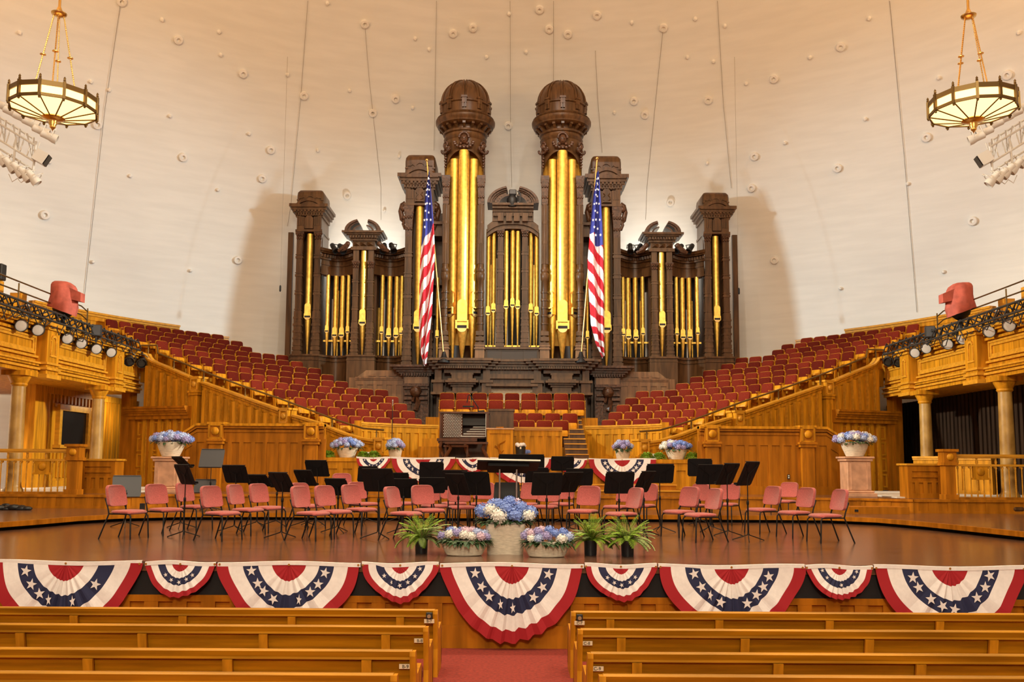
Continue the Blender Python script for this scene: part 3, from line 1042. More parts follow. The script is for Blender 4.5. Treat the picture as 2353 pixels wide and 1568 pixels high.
YA, YF, YG, YW = 35.0, 33.8, 33.0, 34.6
for sg in (-1, 1):
    side_tower(sg, 708.5, YA, 29, 436, 473, 502, 536, 555, 818, 1.35, 7.6, 728, 538, 816, 'outer')
    side_tower(sg, 962, YF, 33, 352, 402, 438, 474, 545, 842, 1.5, 10, 752, 471, 841, 'middle', True)
    # dark side wall behind the outer tower
    b = MB()
    x, z = qx(672, 600, 35.9, sg)
    b.box(min(x, x - sg * -.2), max(x, x - sg * -.2), 35.9, 36.05, 4, qz(537, 35.9))
    part(b, 'back_panel', 'walnut')

    # ---- small tower C with broken pediment
    Y = 34.3
    xc, _ = qx(835, 600, Y, sg)
    s = F / Y
    Z = lambda v: qz(v, Y)
    for sx in (-1, 1):
        column(xc + sx * 17.5 / s, Y + .1, Z(819), Z(620), Z(602), 6.8 / s)
    b = MB()
    for sx in (-1, 1):
        b.box(xc + sx * 17.5 / s - 6.5 / s, xc + sx * 17.5 / s + 6.5 / s, Y, Y + .5, Z(602), Z(576))
    w = 26 / s
    stack(b, xc - w, xc + w, Y, Y + .8, [(Z(577), Z(570), .06), (Z(570), Z(556), .0), (Z(556), Z(551), .08), (Z(551), Z(546), .12), (Z(544), Z(541), .28), (Z(541), Z(537), .36), (Z(546), Z(544), .2)])
    dentils(b, xc - w - .1, xc + w + .1, Y - .1, Z(551), Z(545.5), 10, .1)
    for i in range(3):
        xx = xc + (-1 + i) * w * .62
        b.loft([[(xx - .13, Y, Z(568)), (xx + .13, Y, Z(568)), (xx + .13, Y, Z(558)), (xx - .13, Y, Z(558))], [(xx - .01, Y - .12, Z(563.5)), (xx + .01, Y - .12, Z(563.5)), (xx + .01, Y - .12, Z(562.5)), (xx - .01, Y - .12, Z(562.5))]])
    part(b, 'entablature', 'walnut')
    b = MB()
    zb = Z(537)
    wo = 42 / s
    hh = Z(510) - zb
    for sx in (-1, 1):
        for r0, r1, y0 in ((1, .84, -.36), (.84, .74, -.28), (.6, .5, -.2)):
            A = [(xc + sx * wo * r0 * cos(a), zb + hh * r0 * sin(a)) for a in [i * 1.25 / 7 for i in range(8)]]
            B = [(xc + sx * wo * r1 * cos(a), zb + hh * r1 * sin(a)) for a in [i * 1.25 / 7 for i in range(8)]]
            for i in range(7):
                b.prism_y([A[i], A[i + 1], B[i + 1], B[i]], Y + y0, Y + .6)
        b.ball((xc + sx * 37 / s, Y - .05, Z(563)), 6 / s, 10, 6, sy=.6)
        b.tube([(xc + sx * 37 / s, Y, Z(563)), (xc + sx * 46 / s, Y, Z(573)), (xc + sx * 60 / s, Y, Z(580))], [.1, .12, .06], 6)
    part(b, 'pediment', 'walnut_carved', 40)
    b = MB()
    b.box(xc - 32 / s, xc + 32 / s, Y - .16, Y + 1.4, 3, Z(819))
    b.box(xc - 34 / s, xc + 34 / s, Y - .22, Y + 1.4, Z(823), Z(819))
    b.box(xc - 33 / s, xc + 33 / s, Y - .18, Y + 1.4, Z(831), Z(829))
    b.box(xc - 26 / s, xc + 26 / s, Y + .7, Y + 1.4, Z(819), Z(560))
    part(b, 'tower_case', 'walnut')
    pipe(xc, Y + .16, Z(819), Z(742), Z(570), 7.6 / s)

    # ---- wings between the towers: curved entablature, four pipes each
    for ua, ub, us in ((738, 811, (752, 768, 784, 799.5)), (859, 931, (877.6, 892.6, 909.5, 922.5))):
        Y = YW
        s = F / Y
        xa, xb = qx(ua, 600, Y, sg)[0], qx(ub, 600, Y, sg)[0]
        b = MB()
        lv = [(597, 631, 0), (606, 609, .05), (592, 597, .1), (584, 592, .06), (580, 584, .24), (576, 580, .30), (572, 576, .2)]
        for v0, v1, e in lv:
            n = 10
            ri = []
            for j in range(n + 1):
                t = j / n
                yy = Y + .05 + .5 * sin(pi * t) - e
                x = xa + (xb - xa) * t
                ri.append([(x, yy, qz(v1, Y)), (x, yy, qz(v0, Y)), (x, yy + .5, qz(v0, Y)), (x, yy + .5, qz(v1, Y))])
            b.loft(ri)
        for j in range(14):
            t = (j + .5) / 14
            x = xa + (xb - xa) * t
            yy = Y + .05 + .5 * sin(pi * t)
            b.box(x - .035, x + .035, yy - .17, yy, qz(592, Y), qz(586, Y))
        part(b, 'entablature', 'walnut', 40)
        b = MB()
        for v0, v1, e in ((820, 850, .0), (817, 822, .08), (829, 831, .05)):
            ri = []
            for j in range(11):
                t = j / 10
                yy = Y + .05 + .5 * sin(pi * t) - e
                x = xa + (xb - xa) * t
                ri.append([(x, yy, qz(v1, Y) - (1.6 if v1 == 850 else 0)), (x, yy, qz(v0, Y)), (x, yy + .8, qz(v0, Y)), (x, yy + .8, qz(v1, Y) - (1.6 if v1 == 850 else 0))])
            b.loft(ri)
        part(b, 'plinth', 'walnut', 40)
        b = MB()
        b.box(min(xa, xb), max(xa, xb), Y + 1.3, Y + 1.4, 3, qz(597, Y))
        x0, x1 = min(xa, xb), max(xa, xb)
        b.m(1).box(x0, x1, Y + .75, Y + .8, qz(782, Y), qz(778, Y))
        for i in range(6):
            xx = x0 + (x1 - x0) * (i + .5) / 6
            b.m(2 if i % 2 else 1).lathe([(.03, qz(822, Y)), (.04, qz(700 - 20 * (i % 3), Y))], 8, (xx, Y + .95, 0))
        part(b, 'inner_pipework', ['mouth_dark', 'gold_leaf', 'white_metal'])
        for i, u in enumerate(us):
            t = (i + .7) / 4.4
            vm = (760, 768, 768, 762)[i] if ua < 800 else (762, 769, 768, 764)[i]
            x = qx(u, 700, Y + .3, sg)[0]
            pipe(x, Y + .2 + .4 * sin(pi * t), qz(822, Y), qz(vm, Y), qz(631 - 1, Y), (4.4 if i in (0, 3) else 5.8) / s, lip=2.4)
    # ---- recess between middle tower and domed tower
    x0, x1 = sorted((qx(990, 600, 34, sg)[0], qx(1020, 600, 34, sg)[0]))
    b = MB()
    b.box(x0 - .1, x1 + .1, 34.7, 34.9, 3, qz(480, 34))
    b.box(x0, x1, 34.0, 34.9, 3, qz(790, 34))
    for v in (650, 720, 790):
        b.box(x0, x1, 34.2, 34.8, qz(v + 4, 34), qz(v, 34))
    b.box(x0, x1, 33.9, 34.8, qz(545, 34), qz(520, 34))
    b.box(x0 - .1, x1 + .1, 33.75, 34.8, qz(520, 34), qz(514, 34))
    part(b, 'recess_case', 'walnut')
    pipe(qx(1005.5, 700, 33.9, sg)[0], 33.9, qz(842, 33.9), qz(775, 33.9), qz(640, 33.9), 4 / 62)

    # ---- domed tower
    Y = YG
    s = F / Y
    Z = lambda v: qz(v, Y)
    xc, _ = qx(1063.5, 600, Y, sg)
    yc = Y + .75
    sc_ = F / yc
    Zc = lambda v: qz(v, yc)
    LR = lambda L: [(rr / sc_, Zc(vv)) for rr, vv in L]
    for sx in (-1, 1):
        column(xc + sx * 41.3 / s, Y + .1, Z(797), Z(470), Z(404), 7.4 / s, 'round')
        b = MB()
        xx = xc + sx * 41.3 / s
        b.box(xx - 11 / s, xx + 11 / s, Y - .1, Y + .5, Z(834), Z(797))
        b.box(xx - 13 / s, xx + 13 / s, Y - .15, Y + .5, Z(804), Z(801))
        b.box(xx - 12 / s, xx + 12 / s, Y - .13, Y + .5, Z(797), Z(794))
        part(b, 'pedestal', 'oak_brown')
    # curved gilt niche behind the pipes
    r = 47 / s
    b = MB()
    b.grid(16, 1, lambda i, j: (xc + r * .96 * cos(pi * i), Y + .32 + r * .42 * sin(pi * i), Z(790) + (Z(330) - Z(790)) * j))
    part(b, 'niche', 'gold_niche', 60)
    b = MB()
    b.lathe([(r * 1.02, 3.0), (r * 1.02, Zc(330))], 24, (xc, yc + .05, 0), 0, pi, cap=False)
    part(b, 'tower_case', 'walnut', 50)
    # drum with arched opening
    zc = Z(386)
    ra = 43 / s
    b = MB()
    def drum(i, j, rr=r * 1.04):
        a = -pi / 2 + pi * i
        x = rr * sin(a)
        za = zc + sqrt(max(0, ra * ra - x * x)) if abs(x) < ra else Z(404)
        return (xc + x, yc - rr * cos(a), za + (Zc(330) - za) * j)
    b.grid(40, 3, drum)
    for k, (q0, q1, e) in enumerate(((1.0, 1.09, .05), (1.09, 1.15, .025))):
        ri = []
        for i in range(25):
            a = pi * i / 24
            ri.append([])
            for q, ee in ((q0, 0), (q0, e), (q1, e), (q1, 0)):
                x = ra * q * cos(a) * .98
                x = max(-r * 1.02, min(r * 1.02, x))
                zz = zc + ra * q * sin(a)
                yy = yc - sqrt(max(0, (r * 1.04) ** 2 - x * x)) - ee
                ri[-1].append((xc + x, yy, zz))
        b.loft(ri)
    part(b, 'arched_drum', 'walnut', 40)
    b = MB()
    # upper mouldings, bracket cornice
    b.lathe(LR([(46, 334), (49, 331), (51, 326), (48.5, 323), (48.5, 318), (52, 316), (53, 312), (46, 310), (46, 302), (60, 301), (66, 297), (67, 293), (70, 290), (70.5, 284), (66, 281), (68, 279), (65, 276), (57, 274)]), 36, (xc, yc, 0))
    for i in range(18):
        a = 2 * pi * (i + .5) / 18
        b.M = Matrix.Translation((xc, yc, 0)) @ Matrix.Rotation(a, 4, 'Z')
        b.box(r * 1.0, r * 1.34, -.05, .05, Zc(304), Zc(299))
        b.prism_y([(r * 1.0, Zc(314)), (r * 1.12, Zc(312)), (r * 1.32, Zc(303)), (r * 1.32, Zc(300)), (r * 1.0, Zc(300))], -.04, .04)
    b.M = None
    part(b, 'bracket_cornice', 'walnut', 40)
    b = MB()
    rd = 57.5 / sc_
    zd = Zc(246)
    zt = Zc(191)
    prof = [(rd * .98, Zc(276)), (rd, Zc(264)), (rd, zd)] + [(rd * cos(a) ** .9, zd + (zt - zd) * sin(a)) for a in [pi / 2 * i / 10 for i in range(1, 10)]] + [(.08, zt)]
    b.lathe(prof, 32, (xc, yc, 0))
    b.lathe([(rd * .99, Zc(254)), (rd * 1.06, Zc(252)), (rd * 1.06, Zc(249)), (rd * .99, Zc(247))], 32, (xc, yc, 0), cap=False)
    dm = part(b, 'dome', 'walnut', 50)
    for i in range(10):
        a = 2 * pi * i / 10 - pi / 2
        b = MB()
        b.M = Matrix.Translation((xc, yc, 0)) @ Matrix.Rotation(a, 4, 'Z')
        for e in (-.05, .05):
            b.tube([(rd * 1.01, e, zd)] + [(rd * cos(t) ** .9 * 1.01 + .005, e, zd + (zt - zd) * sin(t) * 1.01) for t in [pi / 2 * k / 10 for k in range(1, 10)]], .035, 5)
        b.box(rd * .98, rd * 1.10, -.11, .11, Zc(247), Zc(243))
        b.box(rd * .98, rd * 1.07, -.085, .085, Zc(258), Zc(247))
        for e in (-.045, .045):
            b.box(rd * .98, rd * 1.06, e - .03, e + .03, Zc(268), Zc(258))
        part(b, 'dome_rib', 'walnut', 40, dm)
    # carved heads and garlands over the arch
    for a, zz, sc in ((0, 322, 1.15), (-.95, 333, .85), (.95, 333, .85)):
        b = MB()
        R0 = r * 1.13
        hx, hy, hz = xc + R0 * sin(a), yc - R0 * cos(a), Z(zz)
        b.M = Matrix.Translation((hx, hy, hz)) @ Matrix.Rotation(a, 4, 'Z') @ Matrix.Scale(sc, 4)
        b.ball((0, 0, 0), .13, 12, 9, sz=1.35)
        b.ball((0, -.12, -.01), .022, 6, 5, sz=1.8)
        for e in (-1, 1):
            b.ball((e * .05, -.115, .03), .02, 6, 5)
            b.ball((e * .11, -.02, -.15), .06, 8, 6)
        b.ball((0, -.11, -.075), .02, 6, 5, sx=1.7)
        for i in range(11):
            t = pi * i / 10
            b.ball((.15 * cos(t), -.04, .06 + .15 * sin(t)), .045, 6, 5)
        b.ball((0, .05, -.24), .1, 8, 6, sx=1.5)
        for i in range(9):
            t = pi + pi * i / 8
            b.ball((.3 * cos(t), -.05, -.12 + .17 * sin(t)), .06, 6, 5)
        if a:
            b.tube([(-.1, 0, -.2), (-.2 * (1 if a > 0 else -1), -.06, -.28), (-.42 * (1 if a > 0 else -1), -.04, -.2)], .05, 6)
            for i in range(5):
                b.ball((.1 * (1 if a > 0 else -1) + .02 * (i % 2), .02, -.35 - .13 * i), .08 - .006 * i, 6, 5)
        part(b, 'carved_head', 'walnut_carved', 50)
    # the three great pipes
    pipe(xc, Y + .08, Z(826), Z(750), Z(346), 12.3 / s, lip=4.2, box=True)
    for sx in (-1, 1):
        pipe(xc + sx * 22.5 / s, Y + .25, Z(826), Z(716), Z(363), 10.2 / s, rot=sx * .75, lip=4.2, box=True)

# ---- centre bay between the domes
Y = 33.6
s = F / Y
Z = lambda v: qz(v, Y)
b = MB()
n = 20
xl, xr = -62 / s, 62 / s
for v0, v1, e, mi in ((517, 526, .02, 0), (508, 517, .1, 0), (500, 508, .05, 0), (484, 490, .2, 0), (478, 484, .32, 0), (473, 478, .42, 0)):
    w = 60 / s if v0 > 495 else 48 / s
    ri = []
    for j in range(n + 1):
        t = j / n
        sg_ = -w + 2 * w * t
        dz = .32 * (abs(t - .5) * 2) ** 3 if v0 > 495 else 0
        ri.append([(sg_, Y - e, Z(v1) - dz), (sg_, Y - e, Z(v0) - dz), (sg_, Y + .6, Z(v0) - dz), (sg_, Y + .6, Z(v1) - dz)])
    b.loft(ri)
dentils(b, -46 / s, 46 / s, Y - .1, Z(500), Z(492), 22, .12)
b.box(-48 / s, 48 / s, Y - .08, Y + .6, Z(510), Z(488))
for u in (-28.5, 28.5, -9, 9):
    b.box(u / s - .1, u / s + .1, Y - .25, Y, Z(512), Z(494))
part(b, 'entablature', 'walnut', 40)
b = MB()
zb = Z(473)
wo = 60 / s
hh = Z(434) - zb
for sx in (-1, 1):
    for r0, r1, y0 in ((1, .9, -.42), (.9, .82, -.34), (.82, .76, -.26), (.62, .54, -.2)):
        A = [(sx * wo * r0 * cos(a), zb + hh * r0 * sin(a)) for a in [i * 1.3 / 9 for i in range(10)]]
        B = [(sx * wo * r1 * cos(a), zb + hh * r1 * sin(a)) for a in [i * 1.3 / 9 for i in range(10)]]
        for i in range(9):
            b.prism_y([A[i], A[i + 1], B[i + 1], B[i]], Y + y0, Y + .6)
    for i in range(5):
        a = .3 + .2 * i
        b.box(sx * wo * .69 * cos(a) - .06, sx * wo * .69 * cos(a) + .06, Y - .2, Y, zb + hh * .69 * sin(a) - .06, zb + hh * .69 * sin(a) + .06)
part(b, 'pediment', 'walnut_carved', 40)
for u in (-28.5, 28.5):
    column(u / s, Y, Z(798), Z(548), Z(530), 7 / s)
for u, vt, vm in ((-57, 524, 718), (-44.5, 528, 711), (-15, 528, 703), (0, 524, 699), (12.5, 528, 703), (43, 528, 711), (56.5, 524, 718)):
    pipe(u / s, Y + .25, Z(800), Z(vm), Z(vt), 5.2 / s, lip=2.4)
b = MB()
b.box(-64 / s, 64 / s, Y + 1.0, Y + 1.1, 3, Z(520))
b.m(1).box(-64 / s, 64 / s, Y + .5, Y + .55, Z(795), Z(790))
for i in range(9):
    b.m(1 + i % 2).lathe([(.04, Z(800)), (.05, Z(600 - 15 * (i % 4)))], 8, ((-52 + 13 * i) / s, Y + .7, 0))
part(b, 'inner_pipework', ['mouth_dark', 'gold_leaf', 'white_metal'])
b = MB()
b.box(-62 / s, 62 / s, Y - .1, Y + .9, Z(834), Z(800))
b.box(-62 / s, 62 / s, Y - .2, Y + .9, Z(804), Z(799))
b.m(1).box(-57 / s, -26 / s, Y - .13, Y, Z(831), Z(807)).box(-25 / s, 25 / s, Y - .12, Y, Z(831), Z(807)).box(26 / s, 57 / s, Y - .13, Y, Z(831), Z(807))
part(b, 'grille_panel', ['walnut', 'speaker_grey'])

# ---- base cabinets
Y = 32.3
s = F / Y
Z = lambda v: qz(v, Y)
b = MB()
b.box(-176 / s, 176 / s, Y + .5, Y + 2.4, 2.5, Z(846))
for v0, v1, e in ((827, 832, .34), (832, 837, .26), (837, 843, .16), (843, 849, .06)):
    b.box(-182 / s - e, 182 / s + e, Y + .2 - e, Y + 2.4, Z(v1), Z(v0))
    for sx in (-1, 1):
        c = sx * 115 / s
        b.box(c - 50 / s - e, c + 50 / s + e, Y - .15 - e, Y + 1, Z(v1), Z(v0))
        b.box(c - 66 / s - e, c + 66 / s + e, Y + .05 - e, Y + 1, Z(v1), Z(v0))
dentils(b, -178 / s, 178 / s, Y + .16, Z(849), Z(844), 56, .1)
for sx in (-1, 1):
    c = sx * 115 / s
    dentils(b, c - 48 / s, c + 48 / s, Y - .2, Z(849), Z(844), 18, .1)
    for v0, v1, w, yy in ((849, 858, 42, .0), (858, 862, 26, -.1), (862, 872, 24, -.1), (872, 876, 32, -.2), (876, 881, 38, -.3), (881, 885, 32, -.2), (885, 890, 26, -.1), (890, 901, 22, -.05), (901, 906, 36, -.22)):
        b.box(c - w / s, c + w / s, Y + yy, Y + 1, Z(v1), Z(v0))
    for q in (-1, 1):
        for v0, v1, w, yy in ((849, 874, 8, .1), (874, 880, 15, .0), (880, 902, 11, .1), (902, 907, 16, 0)):
            b.box(c + q * 56 / s - w / s, c + q * 56 / s + w / s, Y + yy, Y + 1, Z(v1), Z(v0))
b.box(-58 / s, 58 / s, Y + .25, Y + 1, Z(892), Z(849))
b.box(-56 / s, 56 / s, Y + .1, Y + 1, Z(870), Z(860))
b.box(-60 / s, 60 / s, Y + .0, Y + 1, Z(888), Z(882))
b.m(1).box(-57 / s, 57 / s, Y + .3, Y + .52, Z(925), Z(893))
part(b, 'base_cabinet', ['walnut', 'pot_stone'])
for sg in (-1, 1):
    Y = 33.0
    s = F / Y
    Z = lambda v: qz(v, Y)
    c = qx(957, 850, Y, sg)[0]
    b = MB()
    b.box(c - 30 / s, c + 30 / s, Y, Y + 2, 2.5, Z(842))
    for v0, v1, e in ((842, 847, .4), (847, 852, .28), (852, 857, .18), (857, 861, .1)):
        b.box(c - 34 / s - e, c + 34 / s + e, Y - e, Y + 2, Z(v1), Z(v0))
    dentils(b, c - 36 / s, c + 36 / s, Y - .05, Z(866), Z(859), 12, .12)
    b.m(1).box(c - 27 / s, c + 27 / s, Y - .06, Y, Z(884), Z(868))
    b.m(0)
    for v0, v1, w, yy in ((884, 890, 30, -.2), (890, 896, 27, -.12), (905, 910, 14, -.14), (915, 921, 16, -.18), (925, 931, 15, -.12)):
        if w > 20:
            b.box(c - w / s, c + w / s, Y + yy, Y, Z(v1), Z(v0))
        else:
            for q in (-1, 1):
                b.box(c + q * 18 / s - w * .6 / s, c + q * 18 / s + w * .6 / s, Y + yy, Y, Z(v1), Z(v0))
    b.ball((c, Y - .1, Z(902)), .22, 12, 8)
    b.tube([(c - .1, Y - .08, Z(925)), (c, Y - .12, Z(905)), (c + .1, Y - .08, Z(925)), (c, Y - .1, Z(945))], .1, 6)
    for q in (-1, 1):
        b.box(c + q * 20 / s - .14, c + q * 20 / s + .14, Y - .1, Y, Z(985), Z(931))
    part(b, 'base_cabinet', ['walnut_carved', 'oak_brown'], 40)
    # oak screen and sloping coping between base and choir
    b = MB()
    x0, x1 = qx(817, 890, 33.35, sg)[0], qx(928, 890, 33.35, sg)[0]
    if x0 > x1:
        x0, x1 = x1, x0
    z0, z1 = qz(985, 33.35), qz(869, 33.35)
    panel_run(b, (x0, 33.35), (x1, 33.35), z0, z1, 5)
    xa, xb = (x0, x1) if sg < 0 else (x1, x0)
    d = 1 if sg < 0 else -1
    b.m(0).prism_y([(xa, z1), (xa + d * .35, z1 + .27), (xb, z1 + .27), (xb, z1)], 33.5, 34.2)
    for k in range(3):
        x = x0 + .45 + .38 * k
        b.m(1).box(x, x + .26, 33.47, 33.5, z1 + .05, z1 + .08)
    xc_ = qx(798, 880, 33.2, sg)[0]
    b.m(1).box(min(xc_, xa), max(xc_, xa), 33.55, 33.7, z0, qz(870, 33.55))
    part(b, 'side_screen', ['oak_brown', 'oak_brown'])
# ------------------------------------------------------------------ galleries, columns, balustrades at the sides
GX, GZ0, GZ1 = 12.5, 4.6, 5.95


def mirror(sg):
    return Matrix(((sg, 0, 0, 0), (0, 1, 0, 0), (0, 0, 1, 0), (0, 0, 0, 1)))


for sg, sd in ((-1, 'left'), (1, 'right')):
    MX = mirror(sg)
    b = MB()
    b.M = MX
    # inward face is at smaller |x|: profile of (inset, z0, z1)
    b.m(0).box(GX, GX + .3, 16, 30.5, GZ0, GZ1)
    b.box(GX + .3, 19, 16, 31, GZ0, GZ0 + .12)
    for z0, z1, e, mi in ((4.60, 4.70, .10, 0), (4.70, 4.76, .16, 1), (4.80, 4.86, .12, 0), (4.86, 4.90, .16, 1), (5.02, 5.07, .07, 1), (5.62, 5.68, .07, 0), (5.74, 5.82, .12, 0), (5.82, 5.88, .2, 0), (5.88, 5.95, .26, 1)):
        b.m(mi).box(GX - e, GX, 16, 30.4, z0, z1)
    pil = [17.6, 20.4, 24.15, 28.3]
    for y in pil:
        b.m(0).box(GX - .28, GX, y - .32, y + .32, 4.55, 5.95)
        for z0, z1, e in ((4.5, 4.6, .06), (4.72, 4.78, .05), (4.86, 4.92, .05), (5.78, 5.84, .05), (5.88, 5.97, .1)):
            b.m(1).box(GX - .28 - e, GX, y - .32 - e, y + .32 + e, z0, z1)
        b.m(1).box(GX - .31, GX - .26, y - .14, y - .10, 5.15, 5.5).box(GX - .31, GX - .26, y + .10, y + .14, 5.15, 5.5).box(GX - .31, GX - .26, y - .17, y + .17, 5.08, 5.13)
        for i in range(6):
            a = pi * i / 6
            b.box(GX - .31, GX - .26, y + .12 * cos(a) - .03, y + .12 * cos(a) + .03, 5.48 + .12 * sin(a), 5.54 + .12 * sin(a))
    for y0, y1 in ((17.95, 20.05), (20.75, 23.8), (24.5, 27.95), (28.65, 30.3)):
        b.m(1)
        for e, w in ((.06, .05), (.035, .12)):
            b.box(GX - e, GX, y0 + .1, y1 - .1, 5.12, 5.12 + w).box(GX - e, GX, y0 + .1, y1 - .1, 5.58 - w, 5.58)
            b.box(GX - e, GX, y0 + .1, y0 + .1 + w, 5.12, 5.58).box(GX - e, GX, y1 - .1 - w, y1 - .1, 5.12, 5.58)
    # stepped back panels of the gallery seats
    for i in range(6):
        b.m(0).box(GX + .9, GX + 1.1, 19 + i * 1.15, 20.15 + i * 1.15, 6.0, 7.25 - .13 * i)
        b.m(1).box(GX + .85, GX + 1.15, 19.9 + i * 1.15, 20.2 + i * 1.15, 6.0, 7.4 - .13 * i)
    struct(b.build('gallery_front', ['oak', 'oak_edge']), 'moulded oak gallery front with arched pilasters on the ' + sd)
    for y, w in ((23.1, 'nearer'), (27.6, 'farther')):
        c = thing('column', 'round marbled column under the %s gallery, the %s one' % (sd, w), 'column', (sg * GX, y, L3))
        MB().lathe([(.24, 0), (.24, .08), (.2, .14), (.185, .2), (.18, 1.2), (.165, 2.7)], 20).build('shaft', 'column_paint', c, smooth=50)
        b = MB().lathe([(.17, 2.68), (.2, 2.72), (.19, 2.76), (.24, 2.86), (.27, 2.92), (.27, 2.95)], 20)
        b.box(-.3, .3, -.3, .3, 2.95, 3.07)
        b.build('capital', 'oak', c, smooth=40)
    # pale corridor floor behind the balustrade
    b = MB()
    b.M = MX
    b.box(9.75, 14.3, 23.3, 29, L3, L3 + .02)
    struct(b.build('floor_corridor', 'beige_wall'), 'pale corridor floor at the %s stage door' % sd)
    # wall below the gallery
    b = MB()
    b.M = MX
    if sg < 0:
        b.m(0).box(14.2, 14.5, 27.0, 34.6, L3, GZ0)
        for i in range(28):
            y = 27.7 + .24 * i
            if not (28.4 < y < 30.5):
                b.box(14.15, 14.2, y - .05, y + .05, L3 + .2, 4.4)
            else:
                b.box(14.15, 14.2, y - .05, y + .05, 4.15, 4.4)
                b.box(14.15, 14.2, y - .05, y + .05, L3 + .3, 2.7)
        b.box(14.1, 14.2, 27.0, 27.75, L3, GZ0).box(14.12, 14.2, 27, 34.5, 4.4, 4.6).box(14.12, 14.2, 27, 34.5, L3, L3 + .2)
        b.box(14.1, 14.2, 28.2, 30.7, 4.02, 4.12)
        struct(b.build('wall_left', 'oak'), 'honey oak slatted wall with the booth window below the left gallery')
        w = thing('window_1', 'dark booth window in the oak wall under the left gallery', 'window', (-14.2, 29.5, 2.9))
        w['kind'] = 'structure'
        b = MB()
        b.box(.0, .14, -1.05, -.88, -.1, 1.1).box(0, .14, .88, 1.05, -.1, 1.1).box(0, .14, -1.05, 1.05, 1.02, 1.2).box(0, .24, -1.15, 1.15, -.16, -.06)
        b.build('window_frame', 'oak_edge', w)
        MB().box(0, .06, -.9, .9, -.08, 1.05).build('pane', 'glass_dark', w)
        b = MB()
        b.M = MX
        b.box(18, 18.2, 16, 30, 0, 8)
        struct(b.build('wall_back_left', 'beige_wall'), 'pale plain wall under the left gallery')
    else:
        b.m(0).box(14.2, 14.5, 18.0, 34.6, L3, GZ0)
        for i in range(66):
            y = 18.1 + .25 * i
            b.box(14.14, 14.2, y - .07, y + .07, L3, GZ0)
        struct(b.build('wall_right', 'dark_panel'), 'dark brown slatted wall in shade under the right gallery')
        b = MB()
        panel_run(b, (12.1, 27.6), (13.4, 25.6), L3, 2.62, 5)
        struct(b.build('wall_low', ['oak', 'oak_edge']), 'low oak panelled wall behind the marbled column on the right')
    # door in the side wall
    M = wall_matrix(sg)
    s0, z1 = wl_hit(437, 963)
    s1 = wl_hit(312, 963)[0]
    zc0 = wl_hit(400, 930)[1]
    d = thing('door_1' if sg < 0 else 'door_2', 'panelled oak double door under a heavy cornice, %s of the stage' % sd, 'door')
    d['kind'] = 'structure'
    b = MB()
    b.M = M
    b.box(s0 - .1, s0 + .12, 0, .16, L3, z1).box(s1 - .12, s1 + .1, 0, .16, L3, z1)
    b.box(s0 - .1, s1 + .1, 0, .14, z1, zc0 - .1)
    for e, za, zb in ((.1, 0, .12), (.16, .12, .2), (.26, .26, .34), (.3, .34, .4), (.2, .2, .26)):
        b.box(s0 - .14, s1 + .14, 0, .14 + e, z1 + za, z1 + zb)
    b.box(s1 + .1, s1 + .45, -.1, .2, L3, zc0 + 1.2)
    b.build('door_frame', 'oak_stage', d)
    sm = (s0 + s1) / 2
    for a0, a1 in ((s0 + .12, sm - .01), (sm + .01, s1 - .12)):
        b = MB()
        b.M = M
        b.m(0).box(a0, a1, .02, .07, L3 + .02, z1)
        for r in range(4):
            h = (z1 - L3 - .1) / 4
            for c in range(2):
                w = (a1 - a0) / 2
                x0, x1 = a0 + c * w + .07, a0 + (c + 1) * w - .07
                y0, y1 = L3 + .1 + r * h, L3 + .02 + (r + 1) * h
                b.m(1).box(x0, x1, .07, .09, y0, y0 + .05).box(x0, x1, .07, .09, y1 - .05, y1).box(x0, x0 + .05, .07, .09, y0, y1).box(x1 - .05, x1, .07, .09, y0, y1)
        b.build('door_leaf', ['oak_stage', 'oak'], d)
    # balustrade
    t = thing('balustrade', 'turned oak balustrade with a medallion at the %s end of the stage' % sd, 'balustrade')
    y = 22.25
    XN = abs(at(172, 1080, y).x)
    b = MB()
    b.M = MX
    b.box(XN, 14, y - .06, y + .06, 2.56, 2.62).box(XN, 14, y - .045, y + .045, 2.53, 2.56)
    b.box(XN, 14, y - .04, y + .04, 2.33, 2.38)
    b.build('handrail', 'oak_edge', t)
    b = MB()
    b.M = MX
    b.box(XN, 14, y - .05, y + .05, L3, L3 + .06)
    b.build('bottom_rail', 'oak_stage', t)
    x = XN + .24
    i = 0
    while x < 13.4:
        b = MB()
        b.M = MX @ Matrix.Translation((x, y, 0))
        pr = [(.014, L3 + .06), (.022, L3 + .1)]
        for q in range(12):
            z = L3 + .15 + .045 * q
            pr += [(.014, z), (.024 if i % 2 else .017, z + .022)]
        pr += [(.014, L3 + .72), (.03, L3 + .76), (.014, L3 + .8)]
        b.lathe(pr, 8)
        if i % 3 == 0:
            b.lathe([(.02, 2.38), (.035, 2.43), (.02, 2.5), (.03, 2.53)], 8)
        b.ball((.12, 0, 2.31), .03, 6, 5)
        b.build('baluster', 'oak_edge', t, smooth=50)
        x += .155
        i += 1
    b = MB()
    b.M = MX
    b.m(0).box(XN - .12, XN + .12, y - .14, y + .14, L3, 2.35).box(XN - .17, XN + .17, y - .18, y + .18, 2.35, 2.42).box(XN - .15, XN + .15, y - .16, y + .16, 2.42, 2.68).box(XN - .19, XN + .19, y - .2, y + .2, 2.68, 2.74)
    b.box(XN - .15, XN + .15, y - .17, y + .17, L3, L3 + .12)
    b.m(1).ball((XN, y - .16, 2.55), .09, 12, 8, sy=.6)
    b.build('newel_post', ['oak_stage', 'oak'], t, smooth=40)
    b = MB()
    b.M = MX
    xm = XN + .78
    b.box(xm - .18, xm + .18, y - .03, y + .03, 2.05, 2.33)
    b.ball((xm, y - .03, 2.2), .1, 12, 8, sy=.5)
    b.box(xm - .22, xm + .22, y - .04, y + .04, 2.01, 2.05)
